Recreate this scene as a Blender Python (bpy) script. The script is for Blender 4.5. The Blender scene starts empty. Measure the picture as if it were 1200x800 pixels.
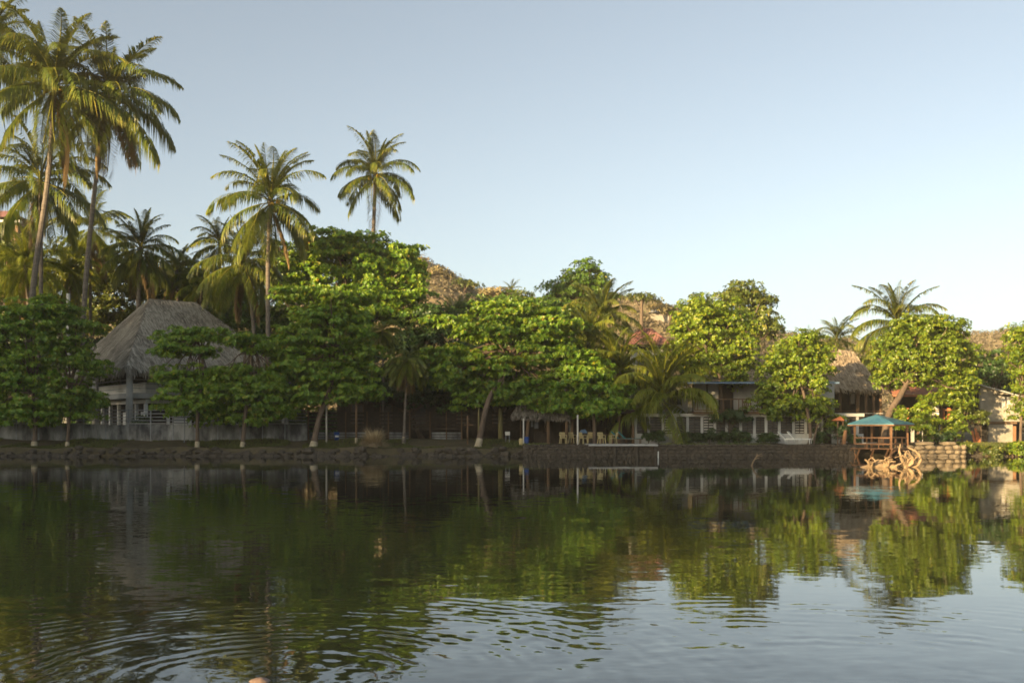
import bpy, math, random
import numpy as np
from mathutils import Vector, Matrix

# ------------------------------------------------------------------ camera, sky, sun, exposure
scene = bpy.context.scene
COL = scene.collection
R = math.radians
CAM_H, FPX, HORY = 2.2, 1167.0, 501.0        # eye height over the water, focal length and horizon row of the 1200x800 picture
cam_data = bpy.data.cameras.new('camera')
cam_data.lens = 35.0; cam_data.sensor_width = 36.0
cam_data.shift_y = (HORY - 400.0) / 1200.0
cam_data.clip_end = 5000.0
cam = bpy.data.objects.new('camera', cam_data); COL.objects.link(cam)
cam.location = (0, 0, CAM_H); cam.rotation_euler = (R(90), 0, 0)
scene.camera = cam

SUN_EL, SUN_AZ = R(9.5), R(43.0)            # sun low, behind the camera to the left (azimuth from straight behind)
to_sun = Vector((-math.sin(SUN_AZ) * math.cos(SUN_EL), -math.cos(SUN_AZ) * math.cos(SUN_EL), math.sin(SUN_EL)))
world = bpy.data.worlds.new('World'); scene.world = world; world.use_nodes = True
wn, wl = world.node_tree.nodes, world.node_tree.links
wn.clear()
sky = wn.new('ShaderNodeTexSky'); sky.sky_type = 'NISHITA'; sky.sun_disc = False
sky.sun_elevation = SUN_EL
sky.sun_rotation = math.atan2(to_sun.x, to_sun.y)
sky.altitude = 0; sky.air_density = 0.8; sky.dust_density = 1.9; sky.ozone_density = 1.6
hsv = wn.new('ShaderNodeHueSaturation'); hsv.inputs['Saturation'].default_value = 0.60
bg = wn.new('ShaderNodeBackground'); bg.inputs['Strength'].default_value = 0.078
wo = wn.new('ShaderNodeOutputWorld')
wl.new(sky.outputs[0], hsv.inputs['Color']); tint = wn.new('ShaderNodeMix'); tint.data_type = 'RGBA'; tint.blend_type = 'MULTIPLY'; tint.inputs[0].default_value = 1.0
tint.inputs[7].default_value = (1.0, 0.995, 0.92, 1)
wl.new(hsv.outputs[0], tint.inputs[6]); wl.new(tint.outputs[2], bg.inputs['Color']); wl.new(bg.outputs[0], wo.inputs['Surface'])
sun_data = bpy.data.lights.new('sun', 'SUN'); sun_data.energy = 5.0; sun_data.angle = R(0.6); sun_data.color = (1.0, 0.72, 0.37)
sun = bpy.data.objects.new('sun', sun_data); COL.objects.link(sun)
sun.rotation_euler = to_sun.to_track_quat('Z', 'Y').to_euler()
vs = scene.view_settings
vs.view_transform = 'Standard'; vs.look = 'None'; vs.exposure = 1.8; vs.gamma = 1.0; vs.use_curve_mapping = False
scene.render.engine = 'CYCLES'
cy = scene.cycles
cy.max_bounces = 6; cy.diffuse_bounces = 3; cy.glossy_bounces = 3; cy.transmission_bounces = 4; cy.transparent_max_bounces = 4
cy.use_denoising = True
cy.pixel_filter_type = 'BLACKMAN_HARRIS'; cy.filter_width = 1.7
cy.sample_clamp_indirect = 4.0

rng = np.random.default_rng(7); random.seed(7)

# ------------------------------------------------------------------ helpers
def at(px, py, D):
    """world point seen at (px, py) of the photograph when it stands D metres away"""
    return Vector(((px - 600.0) * D / FPX, D, CAM_H + (HORY - py) * D / FPX))

def wx(px, D): return (px - 600.0) * D / FPX
def wz(py, D): return CAM_H + (HORY - py) * D / FPX

def tag(o, label=None, cat=None, group=None, kind=None):
    if label: o['label'] = label
    if cat: o['category'] = cat
    if group: o['group'] = group
    if kind: o['kind'] = kind
    return o

def empty(name, loc, label=None, cat=None, group=None, rz=0.0):
    o = bpy.data.objects.new(name, None); COL.objects.link(o)
    o.location = loc; o.rotation_euler = (0, 0, rz); o.empty_display_size = 0.2
    return tag(o, label, cat, group)

def link(name, me, parent=None):
    o = bpy.data.objects.new(name, me); COL.objects.link(o)
    if parent: o.parent = parent
    return o

def mesh_np(name, co, tris, mat, rnd=None, smooth=False):
    """mesh from numpy vertices and equal-sized polygons"""
    me = bpy.data.meshes.new(name)
    n, m, k = len(co), len(tris), tris.shape[1]
    me.vertices.add(n); me.vertices.foreach_set('co', np.asarray(co, np.float32).ravel())
    me.loops.add(m * k); me.loops.foreach_set('vertex_index', np.asarray(tris, np.int32).ravel())
    me.polygons.add(m)
    me.polygons.foreach_set('loop_start', np.arange(0, m * k, k, dtype=np.int32))
    me.polygons.foreach_set('loop_total', np.full(m, k, np.int32))
    if smooth: me.polygons.foreach_set('use_smooth', np.ones(m, bool))
    me.update(calc_edges=True)
    if rnd is not None:
        a = me.attributes.new('rnd', 'FLOAT', 'POINT'); a.data.foreach_set('value', np.asarray(rnd, np.float32))
    if mat: me.materials.append(mat)
    return me

class MB:
    """collects boxes, tubes and polygons into one mesh"""
    def __init__(s): s.v = []; s.f = []
    def poly(s, pts):
        b = len(s.v); s.v += [tuple(p) for p in pts]; s.f.append(tuple(range(b, b + len(pts)))); return s
    def box(s, x0, x1, y0, y1, z0, z1, rz=0.0, piv=None, bevel=0.0):
        c = [(x0,y0,z0),(x1,y0,z0),(x1,y1,z0),(x0,y1,z0),(x0,y0,z1),(x1,y0,z1),(x1,y1,z1),(x0,y1,z1)]
        if rz:
            px, py = piv or ((x0+x1)/2, (y0+y1)/2)
            ca, sa = math.cos(rz), math.sin(rz)
            c = [(px+(x-px)*ca-(y-py)*sa, py+(x-px)*sa+(y-py)*ca, z) for x, y, z in c]
        b = len(s.v); s.v += c
        s.f += [tuple(b+i for i in q) for q in ((0,3,2,1),(4,5,6,7),(0,1,5,4),(1,2,6,5),(2,3,7,6),(3,0,4,7))]
        return s
    def bar(s, a, b_, w, h=None, up=(0,0,1)):
        """rectangular bar from a to b"""
        a, b_ = Vector(a), Vector(b_); h = h or w
        d = (b_-a).normalized(); u = Vector(up)
        if abs(d.dot(u)) > 0.98: u = Vector((0,1,0))
        sx = d.cross(u).normalized(); sy = sx.cross(d).normalized()
        k = len(s.v)
        for p in (a, b_):
            for i, j in ((-1,-1),(1,-1),(1,1),(-1,1)): s.v.append(tuple(p + sx*(i*w/2) + sy*(j*h/2)))
        s.f += [tuple(k+i for i in q) for q in ((0,1,2,3),(7,6,5,4),(0,4,5,1),(1,5,6,2),(2,6,7,3),(3,7,4,0))]
        return s
    def tube(s, pts, rad, n=8, cap=True):
        pts = [Vector(p) for p in pts]
        if not hasattr(rad, '__len__'): rad = [rad]*len(pts)
        k = len(s.v); ref = None
        for i, p in enumerate(pts):
            d = (pts[min(i+1,len(pts)-1)] - pts[max(i-1,0)]).normalized()
            if ref is None: ref = Vector((1,0,0)) if abs(d.x) < 0.9 else Vector((0,1,0))
            sx = (ref - d*ref.dot(d)).normalized(); ref = sx; sy = d.cross(sx)
            for j in range(n):
                t = 2*math.pi*j/n
                s.v.append(tuple(p + (sx*math.cos(t) + sy*math.sin(t))*rad[i]))
        for i in range(len(pts)-1):
            for j in range(n):
                s.f.append((k+i*n+j, k+i*n+(j+1)%n, k+(i+1)*n+(j+1)%n, k+(i+1)*n+j))
        if cap:
            s.f.append(tuple(k+j for j in reversed(range(n)))); e = k+(len(pts)-1)*n
            s.f.append(tuple(e+j for j in range(n)))
        return s
    def ball(s, c, r, n=8, m=6, sq=(1,1,1), jit=0.0):
        k = len(s.v); c = Vector(c)
        s.v.append((c.x, c.y, c.z - r*sq[2]))
        for i in range(1, m):
            ph = -math.pi/2 + math.pi*i/m
            for j in range(n):
                th = 2*math.pi*j/n; q = r*(1 + (random.uniform(-jit, jit) if jit else 0))
                s.v.append((c.x+q*sq[0]*math.cos(ph)*math.cos(th), c.y+q*sq[1]*math.cos(ph)*math.sin(th), c.z+q*sq[2]*math.sin(ph)))
        s.v.append((c.x, c.y, c.z + r*sq[2])); t = len(s.v)-1
        for j in range(n): s.f.append((k, k+1+(j+1)%n, k+1+j)); s.f.append((t, t-n+j, t-n+(j+1)%n))
        for i in range(m-2):
            for j in range(n):
                a = k+1+i*n
                s.f.append((a+j, a+(j+1)%n, a+n+(j+1)%n, a+n+j))
        return s
    def build(s, name, mat, parent=None, smooth=False, local=True):
        me = bpy.data.meshes.new(name)
        off = Vector((0,0,0))
        if parent is not None and local: off = parent_world(parent)
        v = s.v
        if parent is not None and local:
            inv = world_matrix(parent).inverted()
            v = [tuple(inv @ Vector(p)) for p in s.v]
        me.from_pydata(v, [], s.f); me.update()
        if smooth: me.polygons.foreach_set('use_smooth', np.ones(len(me.polygons), bool))
        if mat: me.materials.append(mat)
        return link(name, me, parent)

def local_matrix(o):
    return Matrix.LocRotScale(o.location, o.rotation_euler.to_quaternion(), o.scale)
def world_matrix(o):
    m = local_matrix(o)
    return world_matrix(o.parent) @ m if o.parent else m
def parent_world(o): return world_matrix(o).translation

# ------------------------------------------------------------------ materials
def new_mat(name):
    m = bpy.data.materials.new(name); m.use_nodes = True
    nt = m.node_tree; p = nt.nodes['Principled BSDF']
    return m, nt, p

def ramp(nt, fac, stops):
    r = nt.nodes.new('ShaderNodeValToRGB'); e = r.color_ramp.elements
    e[0].position, e[0].color = stops[0][0], (*stops[0][1], 1)
    e[1].position, e[1].color = stops[1][0], (*stops[1][1], 1)
    for q, c in stops[2:]:
        k = e.new(q); k.color = (*c, 1)
    nt.links.new(fac, r.inputs['Fac']); return r

def coords(nt, kind='Object', scale=(1,1,1)):
    tc = nt.nodes.new('ShaderNodeTexCoord'); mp = nt.nodes.new('ShaderNodeMapping')
    mp.inputs['Scale'].default_value = scale
    nt.links.new(tc.outputs[kind], mp.inputs['Vector']); return mp.outputs['Vector']

def noise(nt, vec, scale, detail=4, rough=0.6):
    n = nt.nodes.new('ShaderNodeTexNoise'); n.inputs['Scale'].default_value = scale
    n.inputs['Detail'].default_value = detail; n.inputs['Roughness'].default_value = rough
    nt.links.new(vec, n.inputs['Vector']); return n

def surf(name, c1, c2, scale=3.0, rough=0.8, stretch=(1,1,1), bump=0.0, c3=None, metallic=0.0, spec=0.3, tight=0.2):
    m, nt, p = new_mat(name)
    v = coords(nt, 'Object', stretch); n = noise(nt, v, scale, 6, 0.65)
    st = [(0.5-tight, c1), (0.5+tight, c2)]
    if c3: st = [(0.28, c1), (0.72, c3), (0.5, c2)]
    r = ramp(nt, n.outputs['Fac'], st)
    nt.links.new(r.outputs['Color'], p.inputs['Base Color'])
    p.inputs['Roughness'].default_value = rough; p.inputs['Metallic'].default_value = metallic
    p.inputs['Specular IOR Level'].default_value = spec
    if bump:
        b = nt.nodes.new('ShaderNodeBump'); b.inputs['Strength'].default_value = 0.8; b.inputs['Distance'].default_value = bump
        n2 = noise(nt, v, scale*4, 6, 0.7)
        nt.links.new(n2.outputs['Fac'], b.inputs['Height']); nt.links.new(b.outputs['Normal'], p.inputs['Normal'])
    return m

def leaf_mat(name, stops, transl=0.35, tcol=(0.30, 0.42, 0.04), rough=0.38):
    m, nt, p = new_mat(name)
    a = nt.nodes.new('ShaderNodeAttribute'); a.attribute_name = 'rnd'
    oi = nt.nodes.new('ShaderNodeObjectInfo')
    r = ramp(nt, a.outputs['Fac'], stops)
    h = nt.nodes.new('ShaderNodeHueSaturation')
    mr = nt.nodes.new('ShaderNodeMapRange'); mr.inputs[3].default_value = 0.85; mr.inputs[4].default_value = 1.15
    nt.links.new(oi.outputs['Random'], mr.inputs[0]); nt.links.new(mr.outputs[0], h.inputs['Value'])
    nt.links.new(r.outputs['Color'], h.inputs['Color'])
    nt.links.new(h.outputs[0], p.inputs['Base Color'])
    p.inputs['Roughness'].default_value = rough; p.inputs['Specular IOR Level'].default_value = 0.45
    t = nt.nodes.new('ShaderNodeBsdfTranslucent')
    mx = nt.nodes.new('ShaderNodeMix'); mx.data_type = 'RGBA'; mx.inputs[0].default_value = 0.55
    nt.links.new(h.outputs[0], mx.inputs[6]); mx.inputs[7].default_value = (*tcol, 1)
    nt.links.new(mx.outputs[2], t.inputs['Color'])
    ms = nt.nodes.new('ShaderNodeMixShader'); ms.inputs[0].default_value = transl
    nt.links.new(p.outputs[0], ms.inputs[1]); nt.links.new(t.outputs[0], ms.inputs[2])
    nt.links.new(ms.outputs[0], nt.nodes['Material Output'].inputs['Surface'])
    return m

M = {}
M['almond'] = leaf_mat('almond_leaf', [(0.0, (0.04,0.115,0.012)), (0.4, (0.13,0.25,0.018)), (0.7, (0.25,0.335,0.022)), (0.93, (0.38,0.39,0.03)), (1.0, (0.36,0.2,0.03))], 0.34, (0.36,0.45,0.03))
M['broad'] = leaf_mat('broad_leaf', [(0.0, (0.03,0.08,0.012)), (0.6, (0.09,0.165,0.016)), (0.92, (0.17,0.22,0.022)), (1.0, (0.27,0.24,0.03))], 0.28, (0.28,0.36,0.03))
M['vine'] = leaf_mat('vine_leaf', [(0.0, (0.05,0.11,0.012)), (0.5, (0.16,0.235,0.016)), (0.82, (0.28,0.32,0.022)), (1.0, (0.40,0.36,0.03))], 0.36, (0.40,0.43,0.03))
M['olive'] = leaf_mat('olive_leaf', [(0.0, (0.04,0.07,0.014)), (0.6, (0.11,0.14,0.02)), (1.0, (0.24,0.21,0.03))], 0.28, (0.32,0.32,0.04))
M['shrub'] = leaf_mat('shrub_and_shade_leaf', [(0.0, (0.018,0.045,0.012)), (0.7, (0.045,0.085,0.016)), (1.0, (0.10,0.15,0.022))], 0.2, (0.16,0.26,0.03))  # dark leaves for shrubs; also paints shade into some background trees
M['scrub'] = leaf_mat('dry_scrub_leaf', [(0.0, (0.13,0.105,0.075)), (0.45, (0.20,0.16,0.105)), (0.75, (0.16,0.145,0.065)), (1.0, (0.09,0.11,0.04))], 0.15, (0.3,0.24,0.1), 0.8)
M['dryleaf'] = leaf_mat('dry_tree_leaf', [(0.0, (0.15,0.13,0.06)), (0.6, (0.22,0.18,0.075)), (1.0, (0.28,0.2,0.1))], 0.2, (0.3,0.26,0.08), 0.8)
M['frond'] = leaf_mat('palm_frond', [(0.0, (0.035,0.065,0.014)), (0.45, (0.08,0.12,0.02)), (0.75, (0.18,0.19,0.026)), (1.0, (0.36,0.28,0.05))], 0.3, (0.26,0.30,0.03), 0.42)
M['frond_gold_lit'] = leaf_mat('sunlit_yellow_palm_frond', [(0.0, (0.07,0.12,0.018)), (0.5, (0.15,0.19,0.022)), (0.85, (0.27,0.27,0.028)), (1.0, (0.42,0.33,0.06))], 0.36, (0.36,0.40,0.03), 0.42)  # yellow fronds, with the sunlit brightness of some palms put into the colour
M['frond_dead'] = leaf_mat('dead_palm_frond', [(0.0, (0.13,0.085,0.04)), (0.6, (0.22,0.145,0.06)), (1.0, (0.30,0.21,0.09))], 0.15, (0.3,0.2,0.08), 0.8)
M['palm_bark'] = surf('palm_bark', (0.085,0.07,0.055), (0.20,0.168,0.135), 2.0, 0.9, (1,1,5), 0.03)
M['bark'] = surf('bark', (0.065,0.046,0.032), (0.16,0.115,0.08), 3.0, 0.9, (1,1,0.35), 0.03)
M['white_base'] = surf('lime_wash', (0.26,0.21,0.13), (0.46,0.39,0.27), 4.0, 0.9)
M['coconut'] = surf('coconut_husk', (0.30,0.22,0.03), (0.42,0.26,0.03), 6, 0.6)
M['wood'] = surf('weathered_wood', (0.09,0.055,0.032), (0.19,0.115,0.062), 3, 0.85, (1,1,0.3), 0.01)
M['wood_red'] = surf('red_brown_timber', (0.17,0.085,0.042), (0.30,0.16,0.08), 3, 0.75, (1,1,0.3), 0.01)
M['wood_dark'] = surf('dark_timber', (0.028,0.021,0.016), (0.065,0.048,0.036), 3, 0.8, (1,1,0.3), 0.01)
M['drift'] = surf('driftwood', (0.17,0.115,0.065), (0.36,0.26,0.155), 3, 0.9, (1,1,1), 0.03)
M['bamboo'] = surf('bamboo', (0.15,0.13,0.05), (0.26,0.22,0.09), 2, 0.6, (1,1,0.4))
M['white_wall'] = surf('white_render', (0.33,0.33,0.30), (0.48,0.475,0.44), 0.9, 0.85, (1,1,0.5), 0.004, (0.58,0.57,0.53))
M['white_paint'] = surf('white_painted_wall', (0.66,0.65,0.61), (0.8,0.79,0.75), 0.8, 0.8, (1,1,0.5))
M['cream_wall'] = surf('cream_render', (0.50,0.46,0.38), (0.68,0.64,0.55), 1.2, 0.85)
M['concrete'] = surf('stained_concrete', (0.05,0.05,0.052), (0.30,0.30,0.285), 0.6, 0.9, (1,1,0.4), 0.008, tight=0.10)
M['concrete_old'] = surf('mottled_plaster', (0.16,0.145,0.115), (0.30,0.275,0.225), 0.55, 0.9, (1,1,0.7), 0.008, (0.42,0.385,0.32))
M['slab'] = surf('grey_slab', (0.30,0.30,0.28), (0.42,0.41,0.38), 1.5, 0.85)
M['stone'] = surf('bank_stone', (0.042,0.035,0.027), (0.085,0.07,0.052), 2.2, 0.92, (1,1,1), 0.03)
M['stone_pale'] = surf('pale_wall_stone', (0.13,0.10,0.065), (0.30,0.24,0.16), 2.0, 0.92, (1,1,1), 0.02)
M['mortar'] = surf('wall_mortar', (0.04,0.033,0.025), (0.08,0.065,0.048), 3, 0.95, (1,1,1), 0.02)
M['tile'] = surf('clay_tile', (0.17,0.075,0.06), (0.27,0.13,0.105), 2.5, 0.8, (1,1,1), 0.01)
M['tin_red'] = surf('rusty_roof_sheet', (0.24,0.09,0.055), (0.40,0.18,0.105), 1.4, 0.7, (1,1,1), 0.004)
M['tin_blue'] = surf('blue_roof_sheet', (0.06,0.11,0.18), (0.12,0.18,0.26), 1.5, 0.5)
M['teal_roof'] = surf('turquoise_roof', (0.06,0.20,0.26), (0.09,0.26,0.32), 1.1, 0.55, (1,1,1), 0.004, (0.15,0.31,0.35))
M['teal_cloth'] = surf('teal_cloth', (0.02,0.13,0.14), (0.04,0.2,0.2), 4, 0.8)
M['blue_plastic'] = surf('blue_plastic', (0.012,0.04,0.16), (0.02,0.06,0.22), 3, 0.45)
M['yellow_plastic'] = surf('yellow_plastic', (0.38,0.30,0.13), (0.48,0.40,0.2), 3, 0.45)
M['white_plastic'] = surf('white_plastic', (0.45,0.45,0.42), (0.56,0.56,0.52), 3, 0.5)
M['orange'] = surf('terracotta', (0.42,0.13,0.05), (0.58,0.22,0.09), 4, 0.85)
M['dark'] = surf('interior_shade', (0.018,0.016,0.014), (0.035,0.03,0.026), 2, 0.9)  # near-black colour standing in for the shade inside rooms and open bays
M['metal_grey'] = surf('painted_metal_rail', (0.18,0.19,0.2), (0.30,0.31,0.32), 4, 0.5)
M['pole_grey'] = surf('pale_pole', (0.42,0.39,0.34), (0.6,0.57,0.5), 3, 0.8)
M['curtain'] = surf('white_curtain', (0.6,0.58,0.54), (0.78,0.76,0.7), 2, 0.9, (4,4,0.3))
M['glass'] = surf('window_glass', (0.02,0.025,0.03), (0.05,0.055,0.06), 2, 0.12, spec=0.6)
M['louvre'] = surf('louvre_slat', (0.05,0.042,0.036), (0.11,0.095,0.08), 3, 0.5)
M['louvre_pale'] = surf('pale_louvre_slat', (0.40,0.38,0.33), (0.55,0.52,0.46), 3, 0.6)
M['rock'] = surf('pink_brown_stone', (0.14,0.095,0.07), (0.26,0.18,0.14), 14, 0.5, bump=0.01)

def thatch_mat(name, stops):
    m, nt, p = new_mat(name)
    a = nt.nodes.new('ShaderNodeAttribute'); a.attribute_name = 'rnd'
    v = coords(nt, 'Object', (1,1,1)); n = noise(nt, v, 0.55, 4, 0.6)
    ad = nt.nodes.new('ShaderNodeMath'); ad.operation = 'MULTIPLY_ADD'
    nt.links.new(n.outputs['Fac'], ad.inputs[0]); ad.inputs[1].default_value = 0.9
    sb = nt.nodes.new('ShaderNodeMath'); sb.operation = 'MULTIPLY'; sb.inputs[1].default_value = 0.5
    nt.links.new(a.outputs['Fac'], sb.inputs[0]); nt.links.new(sb.outputs[0], ad.inputs[2])
    r = ramp(nt, ad.outputs[0], stops)
    nt.links.new(r.outputs['Color'], p.inputs['Base Color'])
    p.inputs['Roughness'].default_value = 0.95; p.inputs['Specular IOR Level'].default_value = 0.1
    return m
M['thatch'] = thatch_mat('grey_thatch', [(0.3, (0.12,0.108,0.092)), (0.62, (0.28,0.255,0.215)), (0.95, (0.48,0.44,0.37))])
M['thatch_dark'] = thatch_mat('darker_thatch', [(0.3, (0.07,0.06,0.05)), (0.62, (0.15,0.13,0.105)), (0.95, (0.25,0.22,0.18))])  # thatch in a darker tone, for the low shelter
M['thatch_tan'] = thatch_mat('tan_thatch', [(0.3, (0.16,0.125,0.085)), (0.62, (0.29,0.23,0.16)), (0.95, (0.42,0.34,0.24))])
M['dry_grass'] = thatch_mat('dry_grass', [(0.3, (0.22,0.16,0.09)), (0.62, (0.42,0.32,0.18)), (0.95, (0.6,0.48,0.3))])
M['grass'] = leaf_mat('short_grass', [(0.0, (0.05,0.075,0.016)), (0.6, (0.09,0.115,0.025)), (1.0, (0.19,0.16,0.055))], 0.2, (0.2,0.24,0.05), 0.8)

# ground: soil, dry hill earth by position
def ground_mat():
    m, nt, p = new_mat('soil_and_dry_hill')
    g = nt.nodes.new('ShaderNodeNewGeometry'); sp = nt.nodes.new('ShaderNodeSeparateXYZ')
    nt.links.new(g.outputs['Position'], sp.inputs[0])
    n1 = noise(nt, g.outputs['Position'], 0.9, 8, 0.7); n2 = noise(nt, g.outputs['Position'], 0.06, 6, 0.65)
    near = ramp(nt, n1.outputs['Fac'], [(0.3, (0.05,0.04,0.026)), (0.7, (0.12,0.092,0.058)), (0.5, (0.08,0.068,0.038))])
    far = ramp(nt, n2.outputs['Fac'], [(0.3, (0.15,0.115,0.07)), (0.7, (0.29,0.215,0.13)), (0.5, (0.19,0.155,0.085))])
    mr = nt.nodes.new('ShaderNodeMapRange'); mr.inputs[1].default_value = 110; mr.inputs[2].default_value = 150
    nt.links.new(sp.outputs['Y'], mr.inputs[0])
    mx = nt.nodes.new('ShaderNodeMix'); mx.data_type = 'RGBA'
    nt.links.new(mr.outputs[0], mx.inputs[0]); nt.links.new(near.outputs[0], mx.inputs[6]); nt.links.new(far.outputs[0], mx.inputs[7])
    nt.links.new(mx.outputs[2], p.inputs['Base Color']); p.inputs['Roughness'].default_value = 0.95
    p.inputs['Specular IOR Level'].default_value = 0.15
    b = nt.nodes.new('ShaderNodeBump'); b.inputs['Distance'].default_value = 0.12; b.inputs['Strength'].default_value = 0.7
    n3 = noise(nt, g.outputs['Position'], 3.0, 8, 0.7)
    nt.links.new(n3.outputs['Fac'], b.inputs['Height']); nt.links.new(b.outputs['Normal'], p.inputs['Normal'])
    return m
M['ground'] = ground_mat()

RING = (-2.05, 8.75)
def water_mat():
    m, nt, p = new_mat('lagoon_water')
    L = nt.links.new
    def math_(op, a, b=None, c=None):
        n = nt.nodes.new('ShaderNodeMath'); n.operation = op
        for i, q in enumerate((a, b, c)):
            if q is None: continue
            if isinstance(q, (int, float)): n.inputs[i].default_value = q
            else: L(q, n.inputs[i])
        return n.outputs[0]
    def mrange(v, a, b, c, d):
        n = nt.nodes.new('ShaderNodeMapRange'); n.interpolation_type = 'SMOOTHSTEP'
        L(v, n.inputs[0])
        for i, q in enumerate((a, b, c, d)): n.inputs[i+1].default_value = q
        return n.outputs[0]
    g = nt.nodes.new('ShaderNodeNewGeometry'); pos = g.outputs['Position']
    sp = nt.nodes.new('ShaderNodeSeparateXYZ'); L(pos, sp.inputs[0]); X, Y = sp.outputs['X'], sp.outputs['Y']
    def slope_noise(scale, stretch, detail=2):
        mp = nt.nodes.new('ShaderNodeMapping'); mp.inputs['Scale'].default_value = stretch; L(pos, mp.inputs['Vector'])
        n = noise(nt, mp.outputs[0], scale, detail, 0.55)
        s = nt.nodes.new('ShaderNodeSeparateColor'); L(n.outputs['Color'], s.inputs[0])
        return math_('SUBTRACT', s.outputs[0], 0.5), math_('SUBTRACT', s.outputs[1], 0.5)
    ax, ay = slope_noise(3.6, (0.35, 1.0, 1))        # long ripples
    bx, by = slope_noise(9.0, (0.45, 1.0, 1))         # fine ripples
    cx, cyy = slope_noise(0.28, (0.7, 1.0, 1))       # slow swell
    # gust patches; the far bank lies in the lee
    mp = nt.nodes.new('ShaderNodeMapping'); mp.inputs['Scale'].default_value = (0.35, 1.0, 1); L(pos, mp.inputs['Vector'])
    pn = noise(nt, mp.outputs[0], 0.16, 3, 0.6)
    patch = mrange(pn.outputs['Fac'], 0.40, 0.64, 0.35, 1.25)
    lee = mrange(Y, 14.0, 55.0, 1.0, 0.30)
    calm = mrange(X, -3.0, 6.0, 0.85, 0.32)
    amp = math_('MULTIPLY', math_('MULTIPLY', patch, lee), calm)
    # ring waves round the stone near the camera
    dx = math_('SUBTRACT', X, RING[0]); dy = math_('SUBTRACT', Y, RING[1])
    r = math_('SQRT', math_('ADD', math_('MULTIPLY', dx, dx), math_('MULTIPLY', dy, dy)))
    wob = noise(nt, pos, 0.9, 4, 0.65)
    ph = math_('ADD', math_('MULTIPLY', r, 2*math.pi/0.23), math_('MULTIPLY', wob.outputs['Fac'], 13.0))
    env = math_('MULTIPLY', mrange(r, 0.3, 1.2, 0.3, 1.0), mrange(r, 2.4, 5.2, 1.0, 0.0))
    brk = noise(nt, pos, 1.3, 3, 0.6)
    env = math_('MULTIPLY', env, mrange(brk.outputs['Fac'], 0.40, 0.66, 0.05, 1.0))
    ra = math_('MULTIPLY', math_('MULTIPLY', math_('COSINE', ph), env), 0.055)
    rr = math_('MAXIMUM', r, 0.1)
    sx = math_('ADD', math_('MULTIPLY', math_('ADD', math_('MULTIPLY', ax, 0.05), math_('MULTIPLY', bx, 0.05)), amp), math_('MULTIPLY', cx, 0.003))
    sy = math_('ADD', math_('MULTIPLY', math_('ADD', math_('MULTIPLY', ay, 0.10), math_('MULTIPLY', by, 0.10)), amp), math_('MULTIPLY', cyy, 0.005))
    dx2 = math_('SUBTRACT', X, 2.6); dy2 = math_('SUBTRACT', Y, 7.2)
    r2 = math_('SQRT', math_('ADD', math_('MULTIPLY', dx2, dx2), math_('MULTIPLY', dy2, dy2)))
    ph2 = math_('ADD', math_('MULTIPLY', r2, 2*math.pi/0.31), math_('MULTIPLY', brk.outputs['Fac'], 10.0))
    env2 = math_('MULTIPLY', math_('MULTIPLY', mrange(r2, 1.6, 3.2, 0.0, 1.0), mrange(r2, 4.0, 7.5, 1.0, 0.0)), mrange(wob.outputs['Fac'], 0.42, 0.64, 0.0, 1.0))
    rb = math_('MULTIPLY', math_('MULTIPLY', math_('COSINE', ph2), env2), 0.024)
    rr2 = math_('MAXIMUM', r2, 0.1)
    sx = math_('ADD', sx, math_('MULTIPLY', rb, math_('DIVIDE', dx2, rr2)))
    sy = math_('ADD', sy, math_('MULTIPLY', rb, math_('DIVIDE', dy2, rr2)))
    sx = math_('ADD', sx, math_('MULTIPLY', ra, math_('DIVIDE', dx, rr)))
    sy = math_('ADD', sy, math_('MULTIPLY', ra, math_('DIVIDE', dy, rr)))
    cb = nt.nodes.new('ShaderNodeCombineXYZ'); L(sx, cb.inputs[0]); L(sy, cb.inputs[1]); cb.inputs[2].default_value = 1.0
    nm = nt.nodes.new('ShaderNodeVectorMath'); nm.operation = 'NORMALIZE'; L(cb.outputs[0], nm.inputs[0])
    L(nm.outputs[0], p.inputs['Normal'])
    p.inputs['Base Color'].default_value = (0.013, 0.016, 0.011, 1)
    p.inputs['Roughness'].default_value = 0.025; p.inputs['IOR'].default_value = 1.5
    return m
M['water'] = water_mat()

# ------------------------------------------------------------------ ground, water
BANK_Y = 76.8
def smooth(t): t = np.clip(t, 0, 1); return t*t*(3-2*t)
def bank_line(x):
    return BANK_Y + 0.5*np.sin(x*0.21+1.0) + 0.25*np.sin(x*0.63) + np.where(x > 36, (x-36)*-0.10, 0.0)
HILL_PX = np.array([-700, -300, 0, 120, 300, 440, 500, 535, 565, 600, 660, 720, 745, 775, 800, 850, 920, 1000, 1080, 1140, 1180, 1230, 1400, 1900], float)
HILL_PY = np.array([350, 330, 322, 385, 375, 335, 314, 326, 345, 352, 350, 352, 356, 368, 378, 388, 400, 410, 404, 393, 391, 395, 400, 420], float)
RIDGE_Y = 235.0
HILL_X = (HILL_PX - 600)*RIDGE_Y/FPX
HILL_Z = CAM_H + (HORY - HILL_PY)*RIDGE_Y/FPX
def hill_noise(x, y):
    return 0.9*np.sin(x*0.13+y*0.05) + 0.6*np.sin(x*0.31-y*0.11+2) + 0.4*np.sin(x*0.07+y*0.23+1)
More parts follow.
